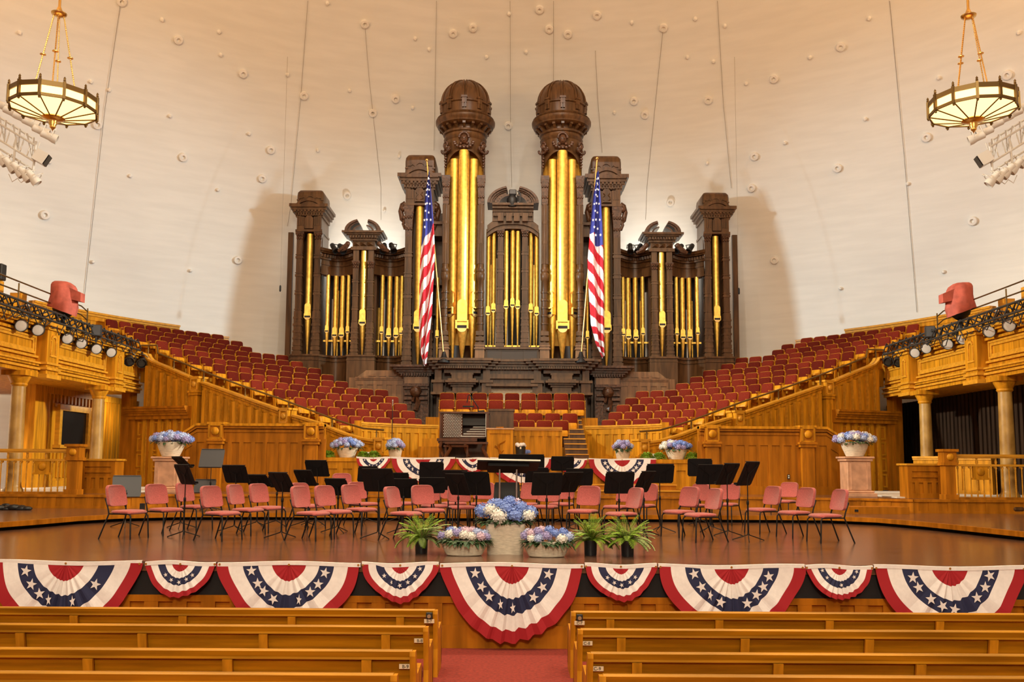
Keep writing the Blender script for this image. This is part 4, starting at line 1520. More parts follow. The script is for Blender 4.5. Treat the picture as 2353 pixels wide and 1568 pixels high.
    b.build('medallion', 'oak', t, smooth=40)
    # low panelled desk beside the newel post
    b = MB()
    y = 23.1
    x0, x1 = abs(at(188, 1060, y).x), abs(at(266, 1060, y).x)
    b.M = MX
    xa, xb = min(x0, x1), max(x0, x1)
    b.m(0).box(xa, xb, y, y + .5, L3, 2.35)
    b.box(xa, xb, y - .03, y, L3, L3 + .12).box(xa, xb, y - .03, y, 2.2, 2.35).box(xa, xa + .1, y - .03, y, L3, 2.3).box(xb - .1, xb, y - .03, y, L3, 2.3).box(xa, xb, y - .03, y, 2.05, 2.1).box(xa, xb, y - .03, y, 1.92, 1.96)
    for q in (.25, .5, .75):
        b.box(xa + (xb - xa) * q - .05, xa + (xb - xa) * q + .05, y - .03, y, L3 + .1, 1.95)
    b.m(1).box(xa - .04, xb + .04, y - .06, y + .55, 2.35, 2.39)
    tag(b.build('desk_screen', ['oak_stage', 'oak_edge']), 'low oak panelled desk screen behind the %s newel post' % sd, 'desk')
    # light bar along the top of the gallery front
    BX = GX - .32
    r = thing('light_bar', 'dark pipe ladder carrying spotlights along the %s gallery front' % sd, 'rig')
    b = MB()
    b.M = MX
    for z, x in ((6.28, BX), (6.02, BX - .05), (6.05, BX + .3)):
        b.tube([(x, 18, z + .06), (x, 29.6, z - .08)], .03, 6)
    b.build('pipe', 'rig_metal', r, smooth=60)
    b = MB()
    b.M = MX
    for i in range(24):
        y = 18.2 + .49 * i
        b.tube([(BX, y, 6.3), (BX - .05, y + .2, 6.0)], .018, 5)
        b.tube([(BX, y, 6.3), (BX + .3, y + .3, 6.05)], .015, 5)
    b.build('brace', 'rig_metal', r)
    b = MB()
    b.M = MX
    rc = random.Random(4)
    for i in range(30):
        y = 18.2 + .37 * i
        d = rc.uniform(.08, .34)
        b.tube([(BX, y, 6.0), (BX - .06, y + .1, 6.0 - d), (BX - .08, y + .3, 5.98 - d * rc.random()), (BX, y + rc.uniform(.4, .8), 6.05)], .014, 5)
        b.tube([(BX + .1, y, 6.1), (BX, y + .3, 6.2 + .1 * rc.random()), (BX + .05, y + .6, 6.05)], .022, 5)
    b.build('cable', 'black_plastic', r)
    g = thing('guard_rail', 'thin metal guard rail above the %s gallery spotlights' % sd, 'rail')
    b = MB()
    b.M = MX
    for z in (6.75, 6.5):
        b.tube([(GX + .1, 18, z + .2), (GX + .1, 26.4, z + .1), (GX + .1, 26.8, z)], .02, 6)
    b.build('rail', 'brass_dark', g)
    b = MB()
    b.M = MX
    for y in (19, 21, 23, 25, 26.8):
        b.tube([(GX + .1, y, 5.95), (GX + .1, y, 6.85)], .02, 6)
    b.build('rail_post', 'brass_dark', g)


def make_spot(name, label, house='rig_metal', lens='lens_white', group=None, R=.125, L=.36):
    """round spotlight pointing along -Y of its own frame"""
    t = thing(name, label, 'spotlight', group=group)
    MB().lathe([(R * .55, L * .55), (R * .8, L * .5), (R * .85, L * .1), (R, -.02), (R * 1.08, -.06), (R * 1.08, -L * .3), (R * .97, -L * .3), (R * .97, -.1)], 16, cap=False).build('housing', house, t, smooth=40)
    MB().lathe([(.001, -L * .26), (R * .6, -L * .27), (R * .98, -L * .24)], 16, cap=False).build('lens', lens, t, smooth=60)
    b = MB()
    b.tube([(-R * 1.15, 0, 0), (-R * 1.15, R * 1.3, .0), (-R * .6, R * 1.8, 0), (R * .6, R * 1.8, 0), (R * 1.15, R * 1.3, 0), (R * 1.15, 0, 0)], .014, 5)
    b.tube([(0, R * 1.8, 0), (0, R * 2.4, 0)], .025, 6)
    b.build('yoke', house, t)
    return t


def aim(o, d):
    """points local -Z along d, keeping the yoke (local +Y) up"""
    d = Vector(d).normalized()
    z = -d
    y = (Vector((0, 0, 1)) - z * z.z).normalized()
    x = y.cross(z)
    o.rotation_euler = Matrix(((x.x, y.x, z.x), (x.y, y.y, z.y), (x.z, y.z, z.z))).to_euler()


SPOT = make_spot('stage_spotlight', 'x')
SPOTB = make_spot('stage_spotlight', 'x', lens='glass_dark')
used = {}


def put_spot(proto, loc, d, label, group, sc=1):
    o = dup(proto, loc, 0, label, group, sc) if proto.name in used else proto
    used[proto.name] = 1
    o.location = loc
    o.scale = (sc, sc, sc)
    o['label'] = label
    o['group'] = group
    aim(o, d)
    return o


for sd, sg, L in (('left', -1, [(44, 747), (83, 757), (151, 777), (183, 788), (218, 801), (252, 809), (296, 830), (325, 834)]),
                  ('right', 1, [(2324, 747), (2278, 761), (2216, 778), (2182, 790), (2132, 800), (2106, 810), (2066, 832), (2042, 830)])):
    for i, (u, v) in enumerate(L):
        X = GX - .35
        Y = X / (abs(u - 1177) / F)
        p = at(u, v, Y)
        dark = i > 5
        lab = 'dark unlit' if dark else 'round white-lensed'
        put_spot(SPOTB if dark else SPOT, p + Vector((sg * .03, .1, .03)), (-sg * (.75 if not dark else .3), -.75, -.42), '%s spotlight on the %s gallery front, %s from the outer end' % (lab, sd, ORD[i + 1]), 'gallery spotlights', 1.2)

# covered cameras on the gallery edges, speaker boxes
for sd, sg, u, v in (('left', -1, 148, 680), ('right', 1, 2204, 683)):
    Y = 24.8
    p = at(u, v, Y)
    t = thing('camera', 'red cloth covered camera on a post above the %s gallery' % sd, 'camera', (p.x, Y, 0))
    b = MB()
    b.M = mirror(-sg)
    rings = []
    NC = 40
    for z, w, d, o in ((-.44, .37, .3, -.02), (-.3, .40, .33, -.02), (-.18, .38, .31, -.02), (-.05, .36, .3, -.03), (.08, .35, .29, -.03), (.2, .33, .28, -.04), (.28, .31, .26, -.06), (.35, .25, .21, -.09), (.39, .17, .14, -.12), (.40, .03, .03, -.12)):
        ring = []
        for k in range(NC):
            a = 2 * pi * k / NC
            f = 1 + .07 * sin(3 * a + z * 5) + .035 * sin(7 * a - z * 6) + .02 * sin(13 * a + z * 9)
            ring.append((o + w * cos(a) * f, d * sin(a) * f, p.z + z + (.14 * cos(a) if z < -.4 else 0) * -1))
        rings.append(ring)
    b.loft(rings, False)
    b.loft([[(.2, -.17, p.z + .2), (.2, .14, p.z + .2), (.2, .14, p.z - .12), (.2, -.17, p.z - .12)], [(.52, -.16, p.z + .06), (.52, .1, p.z + .06), (.52, .1, p.z - .18), (.52, -.16, p.z - .18)]])
    b.build('dust_cover', 'cover_red', t, smooth=50)
    b = MB()
    b.M = mirror(-sg)
    b.lathe([(.3, p.z - .36), (.26, p.z - .5), (.14, p.z - .6), (.08, p.z - .64)], 14, sy=.8)
    b.tube([(.0, 0, p.z - .6), (.0, 0, 5.93)], .06, 8)
    b.box(-.16, .16, -.16, .16, 5.93, 5.99)
    b.build('camera_mount', 'black_metal', t, smooth=50)
for sd, u, v in (('left', 222, 760), ('right', 2137, 763)):
    p = at(u, v, 26.4)
    b = MB().m(0).box(-.13, .13, -.1, .16, -.16, .16).m(1).box(-.11, .11, -.115, -.1, -.14, .14).m(0).box(-.02, .02, -.02, .02, -.35, -.16)
    tag(b.build('loudspeaker', ['black_plastic', 'grey_desk'], loc=p, rz=.3 if u < 1000 else -.3), 'small grey fronted loudspeaker box on the %s gallery rail' % sd, 'speaker')
p = at(-2, 625, 23)
tag(MB().bbox(-.13, .13, -.12, .12, -.22, .2, .02).build('loudspeaker', 'black_plastic', loc=p), 'black loudspeaker at the far left edge by the vault', 'speaker')
MB().tube([(0, 0, -.2), (-.1, .1, -2.0)], .03, 6).build('bracket', 'black_metal', bpy.data.objects['loudspeaker.002'])

# ------------------------------------------------------------------ chandeliers
for sd, sg, u, v in (('left', -1, 124, 238), ('right', 1, 2235, 243)):
    Y = 20.0
    c = at(u, v, Y)
    t = thing('chandelier', 'twelve sided brass chandelier with glowing glass hanging at the upper ' + sd, 'chandelier', (c.x, Y, c.z))
    R, H, n = .92, .17, 12
    A = [2 * pi * (i + .3) / n for i in range(n)]
    P = lambda r, a, z: (r * cos(a), r * sin(a), z)
    for nm_, z0, z1 in (('upper_ring', H - .10, H + .01), ('lower_ring', -H, -H + .065)):
        b = MB()
        b.loft([[P(r, a, z) for r, z in ((R * .97, z0), (R * .97, z1), (R + .012, z1), (R + .012, z0))] for a in A] + [[P(r, A[0], z) for r, z in ((R * .97, z0), (R * .97, z1), (R + .012, z1), (R + .012, z0))]], False)
        b.build(nm_, 'brass_dark', t)
    for a in A:
        b = MB()
        b.M = Matrix.Rotation(a, 4, 'Z')
        b.box(R - .035, R + .035, -.028, .028, -H - .02, H + .03)
        b.lathe([(.016, H + .03), (.03, H + .06), (.02, H + .09), (.028, H + .11), (.004, H + .15)], 8, (R, 0, 0))
        b.ball((R, 0, -H - .04), .028, 8, 6)
        b.build('post', 'brass_dark', t, smooth=40)
    b = MB()
    for i in range(n):
        a0, a1 = A[i], A[(i + 1) % n]
        b.add([P(R * .985, a0, -H + .05), P(R * .985, a1, -H + .05), P(R * .985, a1, H - .10), P(R * .985, a0, H - .10)], [(0, 1, 2, 3)])
    b.build('side_glass', 'lamp_glass', t)
    b = MB()
    for i in range(n):
        a0, a1 = A[i], A[(i + 1) % n]
        b.add([P(R * .97, a0, -H + .02), P(R * .97, a1, -H + .02), P(.2, a1, -H - .17), P(.2, a0, -H - .17)], [(0, 1, 2, 3)])
    b.build('bottom_glass', 'lamp_glass', t)
    for a in A:
        b = MB()
        b.tube([P(R * .97, a, -H + .005), P(.2, a, -H - .185)], .016, 5)
        b.build('rib', 'brass_dark', t)
    MB().lathe([(.001, -H - .14), (.23, -H - .14), (.25, -H - .18), (.2, -H - .21), (.1, -H - .23), (.08, -H - .28), (.09, -H - .31), (.06, -H - .36), (.065, -H - .39), (.02, -H - .44), (.001, -H - .48)], 18).build('boss', 'brass', t, smooth=50)
    for k in range(4):
        a = A[0] + pi / 2 * k + .2
        b = MB()
        top = Vector(P(.1, a, 2.1))
        bot = Vector(P(R * .5, a, H - .05))
        for q in range(40):
            f0, f1 = q / 40, (q + .8) / 40
            b.tube([bot.lerp(top, f0), bot.lerp(top, f1)], .017, 5)
        m_ = bot.lerp(top, .5)
        b.lathe([(.02, -.01), (.065, -.005), (.065, .012), (.02, .02)], 10, tuple(m_))
        b.build('chain', 'brass', t)
    b = MB().lathe([(.02, 2.05), (.1, 2.07), (.16, 2.1), (.17, 2.14), (.08, 2.18), (.03, 2.3), (.025, 12)], 14)
    b.build('ceiling_stem', 'brass', t, smooth=50)

# ------------------------------------------------------------------ white lighting trusses at the upper corners
SPW = make_spot('white_spotlight', 'x', house='white_metal', R=.12, L=.5)
for sd, sg in (('left', -1), ('right', 1)):
    Y = 24.0
    t = thing('lighting_truss', 'white ladder truss full of spotlights below the %s chandelier' % sd, 'truss')
    mu = (lambda u: u) if sg < 0 else (lambda u: 2357 - u)
    def pt(u, v, y=Y):
        return at(mu(u), v + (3 if sg > 0 else 0), y)
    for nm_, segs in (('chord', [((-190, 205), (80, 372)), ((-190, 223), (78, 392)), ((-190, 170), (82, 335)), ((-190, 150), (75, 318))]),):
        for i, (a, c) in enumerate(segs):
            b = MB()
            b.tube([pt(*a, Y + .25 * (i % 2)), pt(*c, Y + .25 * (i % 2))], .03, 6)
            b.build(nm_, 'white_metal', t)
    b = MB()
    for i in range(9):
        u = -50 + 16 * i
        b.tube([pt(u, 236 + 10 * i, Y), pt(u + (12 if i % 2 else -4), 290 + 10 * i, Y + .25)], .022, 5)
        b.tube([pt(u, 290 + 9.6 * i, Y), pt(u + 14, 246 + 10 * i, Y + .25)], .018, 5)
    b.tube([pt(83, 325), pt(75, 402)], .03, 6)
    b.tube([pt(38, 315), pt(28, 395)], .03, 6)
    b.build('brace', 'white_metal', t)
    b = MB()
    b.tube([pt(20, 400), pt(28, 418), pt(40, 410), pt(48, 420), pt(60, 412)], .012, 5)
    b.build('cable', 'white_metal', t)
    for row, L in (('upper', [(12, 246), (32, 260), (54, 272), (76, 285), (99, 303), (118, 316)]), ('lower', [(6, 368), (26, 383), (44, 394), (60, 404), (78, 412)])):
        for i, (u, v) in enumerate(L):
            put_spot(SPW, pt(u, v, Y - .1), (-sg * .8, .35, -.3) if row == 'upper' else (-sg * .6, .2, -.75),
                     'white spotlight, %s from the edge in the %s row of %s truss' % (ORD[i + 1], row, sd), 'white truss spotlights', 1.0)
    p = pt(95, 362)
    f = thing('floodlight', 'boxy floodlight with a dark face at the inner end of the %s truss' % sd, 'floodlight', p)
    b = MB()
    b.box(-.16, .16, -.14, .14, -.16, .16)
    b.build('housing', 'white_metal', f)
    MB().box(.16, .19, -.13, .13, -.15, .15).build('lens', 'glass_dark', f)
    f.rotation_euler = (0, .5, .2 if sg < 0 else pi - .2)

# ------------------------------------------------------------------ nubs and cables on the vault
NUB = [(409, 90, 1), (503, 72, 0), (372, 44, 0), (507, 125, 0), (558, 168, 1), (660, 171, 0), (698, 219, 1), (803, 207, 0), (838, 53, 1), (752, 6, 0), (909, 226, 1), (948, 247, 0), (856, 259, 1), (730, 345, 0), (917, 359, 0), (797, 449, 1), (883, 484, 0),
       (622, 344, 1), (572, 307, 0), (602, 410, 1), (420, 361, 1), (390, 266, 0), (500, 436, 0), (546, 598, 1), (298, 404, 0), (437, 622, 0), (102, 494, 1), (112, 372, 0), (212, 602, 0), (44, 74, 0), (279, 2, 1), (223, 286, 1), (208, 187, 0), (250, 206, 0),
       (1041, 75, 1), (954, 87, 0), (1087, 62, 1), (1262, 65, 1), (1305, 77, 1), (1372, 33, 1), (1452, 50, 0), (1457, 231, 1), (1482, 263, 1), (1412, 258, 0), (1525, 62, 1), (1598, 42, 0), (1628, 229, 1), (1666, 58, 0), (1779, 180, 1), (1715, 191, 0), (1804, 328, 0), (1734, 359, 1), (1625, 375, 0), (1727, 432, 1),
       (1541, 465, 1), (1780, 598, 1), (1933, 106, 1), (1862, 131, 0), (1998, 41, 0), (1925, 386, 1), (1989, 273, 0), (2087, 422, 0), (1932, 663, 0), (2236, 508, 1), (2130, 315, 1), (2158, 178, 0), (2316, 171, 1), (2342, 74, 0), (2169, 625, 0), (1168, 288, 1), (1118, 130, 0), (986, 112, 0), (1209, 118, 0), (1240, 20, 1), (1170, 30, 0), (1580, 130, 0), (1640, 140, 0)]
big = MB().lathe([(.15, 0), (.17, .05), (.15, .12), (.075, .13), (.06, .05), (.001, .05)], 16).build('ceiling_fixture', 'white_paint', smooth=40)
small = MB().lathe([(.07, 0), (.07, .08), (.04, .13), (.001, .13)], 10).build('ceiling_fixture', 'white_paint', smooth=40)
first = {0: True, 1: True}


def where(u, v):
    a = ('far left' if u < 420 else 'left' if u < 800 else 'centre left' if u < 1177 else 'centre right' if u < 1560 else 'right' if u < 1930 else 'far right')
    return a


for u, v, k in NUB:
    p = dome_hit(u, v)
    proto = big if k else small
    if first[k]:
        first[k] = False
        o = proto
    else:
        o = proto.copy()
        COL.objects.link(o)
    o.location = p
    o.rotation_euler = dome_n(p).to_track_quat('Z', 'Y').to_euler()
    h = 'top' if v < 90 else 'upper' if v < 240 else 'middle' if v < 400 else 'lower'
    tag(o, '%s white ceiling fixture on the %s part of the vault, %s' % ('ringed' if k else 'tiny', h, where(u, v)), 'ceiling fixture', 'white fixtures on the vault, %s %s %s' % ('ringed' if k else 'tiny', h, where(u, v)))

for lab, pts in (('far left', [(277, 0), (240, 250), (192, 690)]), ('left of the outer tower', [(707, 0), (690, 230), (668, 470), (660, 520)]), ('left, bending low', [(838, 55), (848, 180), (875, 430), (875, 505)]),
                 ('above the left flag', [(1003, 0), (1000, 170), (997, 345)]), ('between the domes', [(1172, 0), (1173, 290), (1176, 430)]), ('above the right dome', [(1272, 0), (1272, 185)]), ('above the right flag', [(1368, 115), (1374, 230), (1384, 350)]),
                 ('right, bending low', [(1524, 65), (1512, 180), (1487, 430), (1484, 505)]), ('right of the outer tower', [(1649, 0), (1662, 230), (1681, 432)]), ('far right', [(2045, 0), (2078, 350), (2108, 718)])):
    out = []
    for (a, c), (d, e) in zip(pts, pts[1:]):
        for i in range(8):
            u, v = a + (d - a) * i / 8, c + (e - c) * i / 8
            p = dome_hit(u, v)
            out.append(p + dome_n(p) * .06)
    p = dome_hit(*pts[-1])
    out.append(p + dome_n(p) * .06)
    tag(MB().tube(out, .009, 4).build('hanging_cable', 'rope'), 'thin cable running down the vault, ' + lab, 'cable')
for lab, u, v, top in (('left', 644, 662, 540), ('right', 1698, 668, 436)):
    p = at(u, v, 33.2)
    t = thing('hanging_microphone', 'small hanging microphone at the %s end of the organ' % lab, 'microphone', p)
    MB().lathe([(.02, -.14), (.035, -.1), (.035, .05), (.02, .1)], 8).build('capsule', 'black_metal', t)
    b = MB()
    b.tube([(0, 0, .1), (0, 0, 10)], .006, 4)
    b.build('cable', 'rope', t)
# ------------------------------------------------------------------ flags beside the great pipes
def star(b, x, y, z, r, rot=0, sx=1.0, ny=-1):
    pts = []
    for i in range(10):
        a = pi / 2 + rot + pi * i / 5
        q = r if i % 2 == 0 else r * .40
        pts.append((x + q * cos(a) * sx, y, z + q * sin(a)))
    pts.append((x, y, z))
    b.add(pts, [(i, (i + 1) % 10, 10) for i in range(10)])


for sd, top, bot, hem, side in (('left', (981, 370), (1020, 828), (967, 838), -1), ('right', (1372, 366), (1335, 828), (1388, 828), 1)):
    Y = 32.0
    a, c = at(*top, Y), at(*bot, Y)
    t = thing('flag', 'furled striped flag with white stars on a slanted pole, %s of the centre pipes' % sd, 'flag')
    b = MB().tube([c, a], .028, 8)
    b.ball(tuple(a + Vector((0, 0, .03))), .06, 8, 6)
    b.build('flag_pole', 'brass', t, smooth=60)
    MB().lathe([(.25, 0), (.22, .12), (.1, .22), (.05, .4)], 14, tuple(c + Vector((0, 0, -.1)))).build('stand', 'black_metal', t, smooth=40)
    # cloth: rows run down, columns across; folded, hanging from the pole
    s = F / Y
    if side < 0:
        L = [(985, 395), (976, 450), (970, 530), (966, 600), (964, 680), (962, 760), (964, 815), (976, 842)]
        Rr = [(988, 395), (992, 450), (997, 530), (999, 590), (998, 640), (994, 720), (984, 800), (978, 838)]
    else:
        L = [(1371, 395), (1362, 450), (1355, 530), (1351, 600), (1354, 660), (1358, 745), (1368, 790), (1384, 824)]
        Rr = [(1376, 395), (1379, 450), (1383, 530), (1386, 600), (1389, 680), (1390, 720), (1389, 780), (1388, 818)]
    Lw, Rw = [at(*q, Y - .15) for q in L], [at(*q, Y - .15) for q in Rr]
    def lerp(A, f):
        f *= len(A) - 1
        i = min(int(f), len(A) - 2)
        return A[i].lerp(A[i + 1], f - i)
    b = MB()
    NU, NV = 44, 220
    def cloth(i, j):
        p = lerp(Lw, j).lerp(lerp(Rw, j), i)
        return (p.x + .02 * sin(9 * j + 5 * i), p.y + (.10 + .06 * j) * sin(i * 11 + j * 2.5) - .05, p.z)
    vs = [cloth(i / NU, j / NV) for j in range(NV + 1) for i in range(NU + 1)]
    n0 = len(b.v)
    b.add(vs, [])
    for j in range(NV):
        for i in range(NU):
            f = (i + .5) / NU
            g = (j + .5) / NV
            w = g - .16 * (f if side > 0 else 1 - f) * 1.0
            canton = g < (.36 if (f > .45) == (side > 0) else .30)
            if side < 0:
                canton = g < .36 - .10 * f
            if canton:
                k = 1
            else:
                k = 0 if int((g * 1.0 + (-.12 if side > 0 else .15) * f + (.013 * sin(f * 9) if side < 0 else 0)) / .052) % 2 == 0 else 2
            b.f.append((j * (NU + 1) + i, j * (NU + 1) + i + 1, (j + 1) * (NU + 1) + i + 1, (j + 1) * (NU + 1) + i))
            b.k.append(k)
    b.m(2)
    rr = random.Random(5)
    for r in range(9):
        for q in range(3):
            g = .05 + .033 * r
            f = (.2 + .3 * q + .15 * (r % 2))
            if f > .92 or g > (.34 if side > 0 else .33 - .1 * f):
                continue
            p = cloth(f, g)
            star(b, p[0], p[1] - .16, p[2], .062 * (.6 + g * 1.4), rr.uniform(-.4, .4), .75)
    b.build('cloth', ['flag_red', 'flag_blue', 'flag_white'], t, smooth=70)

# ------------------------------------------------------------------ organ console, lectern, music lamp
CYY = 27.4
s = F / CYY
cx0 = at(1012, 1000, CYY).x
Zc = lambda v: at(1060, v, CYY).z - 0
t = thing('organ_console', 'dark wooden organ console with white stop knobs and five rows of keys', 'organ console', (at(1066, 1040, CYY).x, CYY, POD))
K = Matrix.Translation((0, 0, 0))
H = Zc(947) - POD
w = (1122 - 1010) / s / 2
b = MB()
b.box(-w, -w + .06, -.1, .9, .0, H).box(w - .07, w, -.15, .9, .0, H)
b.box(-w, w, .8, .9, 0, H).box(-w - .02, w + .02, -.12, .92, H - .05, H)
b.box(-w - .05, w * .55, -.35, .5, .52, .60).box(-w - .02, w * .5, -.3, .5, .46, .52)
b.box(-w, w, .35, .9, .0, .5)
b.build('case', 'console_wood', t)
b = MB()
b.box(w, w + .75, .1, .95, 0, H + .06)
b.box(w - .02, w + .78, .06, .98, H + .04, H + .1)
for i in range(4):
    b.box(w + .05 + .18 * i, w + .17 + .18 * i, .08, .1, .2, H - .1)
b.build('rear_cabinet', 'walnut', t)
# left stop jamb, facing the player
b = MB()
M0 = Matrix.Translation((-w + .07, -.1, 0)) @ Matrix.Rotation(.18, 4, 'Z')
b.M = M0
b.box(0, .62, .0, .05, .62, H - .06)
sj = b.build('stop_jamb', 'console_wood', t)
for r in range(16):
    b = MB()
    b.M = M0
    for q in range(11):
        b.lathe([(.001, 0), (.0135, 0), (.0135, .03), (.009, .04)], 8, (0, 0, 0))
        vs = b.v[-32:]
        x, z = .06 + .05 * q + .025 * (r % 2), .66 + .044 * r
        b.v[-32:] = [tuple(M0 @ Vector((x + (M0.inverted() @ Vector(p)).x, -.04 + (M0.inverted() @ Vector(p)).z, z + (M0.inverted() @ Vector(p)).y))) for p in vs]
    b.build('stop_knob_row', 'ivory', sj, smooth=50)
b = MB()
for q in range(1):
    b.box(w - .09, w - .07, -.1, -.06, .65, H - .06)
b.build('right_jamb_knobs', 'ivory', t)
for i in range(5):
    b = MB()
    y, z = -.12 + .13 * i, .66 + .075 * i
    x0, x1 = -w + .62 + .09 * i, w - .1
    x0 = min(x0, x1 - .3)
    b.m(0).box(x0, x1, y, y + .16, z, z + .02)
    b.m(1).box(x0 - .02, x1, y + .01, y + .2, z - .05, z)
    nk = 26
    for k in range(nk):
        if k % 7 in (2, 6):
            continue
        x = x0 + (x1 - x0) * (k + 1) / nk
        b.m(2).box(x - .006, x + .006, y + .06, y + .16, z + .02, z + .032)
    b.build('keyboard', ['ivory', 'console_wood', 'knob_dark'], t)
b = MB()
b.box(-.25, w - .1, .45, .5, 1.02, 1.3)
b.build('music_desk', 'knob_dark', t)
b = MB()
for sx in (-.9, .1):
    b.tube([(sx * w, -.3, .5), (sx * w - .03, -.34, .35), (sx * w + .02, -.3, .2), (sx * w + .08, -.38, .06)], .05, 6)
b.build('scroll_leg', 'console_wood', t)
b = MB()
b.box(-w * .8, w * .2, -.42, -.05, .34, .4)
for sx in (-w * .75, w * .12):
    b.box(sx, sx + .06, -.4, -.08, .0, .34)
b.build('pedal_board', 'console_wood', t)
bn = thing('organ_bench', 'dark wooden organ bench before the console', 'bench', (at(1072, 1040, 26.5).x, 26.45, POD))
MB().box(-.62, .62, -.15, .18, .42, .48).build('seat', 'console_wood', bn)
for sx in (-1, 1):
    b = MB()
    b.tube([(sx * .52, 0, .44), (sx * .46, -.02, .3), (sx * .56, 0, .12), (sx * .6, 0, .02)], .05, 6)
    b.box(sx * .58 - .05, sx * .58 + .05, -.17, .17, 0, .05)
    b.build('leg', 'console_wood', bn, smooth=50)
lm = thing('console_lamp', 'jointed black desk lamp on top of the organ console', 'lamp', (at(1090, 945, CYY).x, CYY + .3, POD + H))
MB().tube([(.1, 0, 0), (.1, 0, .16), (-.16, 0, .55), (-.2, 0, .52), (-.24, 0, .3)], .015, 6).build('arm', 'black_metal', lm)
MB().tube([(.12, 0, 0), (.3, 0, .02)], .06, 6).build('base', 'black_metal', lm)
MB().box(-.36, -.02, -.1, .08, .16, .2).build('lamp_shade', 'black_metal', lm)
LX = at(1149, 1010, 26.6).x
l = thing('lectern', 'oak lectern with a carved front beside the organ console', 'lectern', (LX, 26.6, POD))
zt = at(1149, 984, 26.6).z - POD
b = MB()
b.box(-.35, .35, 0, .45, 0, zt - .04)
b.box(-.38, -.30, -.03, .45, 0, zt - .04).box(.30, .38, -.03, .45, 0, zt - .04).box(-.35, .35, -.03, .02, zt - .16, zt - .04).box(-.35, .35, -.03, .02, 0, .08)
b.build('body', 'oak', l)
b = MB()
for i in range(9):
    a = .6 + .5 * i
    b.tube([(0, -.01, .1), (.06 * cos(a), -.03, .2 + .03 * i), (.16 * cos(a * 1.4), -.01, .25 + .035 * i)], .012, 5)
b.build('carving', 'oak_stage', l)
MB().box(-.41, .41, -.06, .5, zt - .04, zt).build('desk_top', 'oak_pale', l)
MB().box(-.12, .1, .1, .3, zt, zt + .04).build('book_rest', 'oak_stage', l)

# black spotlight and camera on the broken pediment, and small projectors over the wings
sp = at(1177, 458, 33.5)
t = thing('projector', 'black projector lamp standing in the centre broken pediment', 'projector', (sp.x, 33.35, sp.z - .33))
MB().lathe([(.16, -.02), (.2, .12), (.2, .3), (.12, .42), (.05, .46)], 14).build('housing', 'black_plastic', t, smooth=50)
MB().bbox(-.12, .16, -.1, .1, .44, .64, .03).build('top_box', 'grey_desk', t)
MB().tube([(.2, 0, .1), (.3, 0, .2), (.3, 0, .5), (.2, 0, .6)], .03, 6).build('bracket', 'grey_desk', t)
PJ = None
for i, (u, v, lean, lab) in enumerate(((768, 572, -.5, 'first'), (785, 573, -.5, 'second'), (882, 572, .05, 'third'), (902, 571, -.35, 'fourth'), (1448, 573, .05, 'fifth'), (1468, 573, .4, 'sixth'), (1560, 573, .7, 'seventh'), (1586, 573, .5, 'eighth'))):
    p = at(u, v, 34.5)
    if PJ is None:
        PJ = thing('wing_spotlight', 'x', 'spotlight')
        MB().lathe([(.09, .22), (.1, .12), (.10, -.12), (.13, -.16), (.13, -.24), (.11, -.24), (.10, -.15)], 12, cap=True).build('housing', 'black_plastic', PJ, smooth=40)
        b = MB().tube([(-.13, .0, 0), (-.13, .16, 0), (.13, .16, 0), (.13, 0, 0)], .02, 5)
        b.build('yoke', 'black_plastic', PJ)
        MB().lathe([(.001, -.2), (.1, -.2)], 12, cap=False).build('lens', 'glass_dark', PJ)
        o = PJ
    else:
        o = dup(PJ, p)
    o.location = p + Vector((0, -.05, .02))
    tag(o, 'black spotlight on the organ wing cornice, %s from the left' % lab, 'spotlight', 'spotlights on the organ wings')
    aim(o, (-lean * .9 if False else -lean, -.6, -.75))

# microphone stand at the left of the podium
p = at(900, 1045, 26.3)
t = thing('microphone_stand', 'tall thin microphone stand on the left of the podium', 'microphone stand', (p.x, 26.3, POD))
zt = at(900, 925, 26.3).z - POD
MB().tube([(0, 0, 0), (0, 0, zt - .1)], .012, 6).build('pole', 'black_metal', t)
MB().lathe([(.018, zt - .1), (.022, zt + .05), (.012, zt + .08)], 8).build('microphone', 'steel', t)
for k in range(3):
    a = 2 * pi * k / 3 + .5
    MB().tube([(0, 0, .06), (.3 * cos(a), .3 * sin(a), .01)], .01, 5).build('leg', 'black_metal', t)

# bin with a cloth, blue bloom and grey box behind the conductor's desk
p = at(1196, 1050, 26.2)
t = thing('bin', 'black bin with a crumpled white cloth on the podium', 'bin', (p.x, 26.2, POD))
MB().lathe([(.12, 0), (.15, .36), (.14, .36), (.13, .3)], 14).build('body', 'black_plastic', t, smooth=40)
b = MB()
for i in range(9):
    a = 2 * pi * i / 9
    b.ball((.1 * cos(a), .1 * sin(a), .37 + .02 * (i % 3)), .07, 7, 5, sz=.8)
b.build('cloth', 'cloth_white', t, smooth=60)
MB().box(-.02, .02, -.155, -.14, .28, .34).build('tag', 'label_cream', t)
p = at(1222, 1044, 26.0)
tag(MB().bbox(-.2, .2, -.1, .15, 0, .11, .015).build('equipment_box', 'grey_desk', loc=(p.x, 26.0, POD)), 'flat grey box on the podium beside the black bin', 'box')
# ------------------------------------------------------------------ bunting
CB = ['cloth_red', 'cloth_white', 'cloth_navy', 'cloth_white']


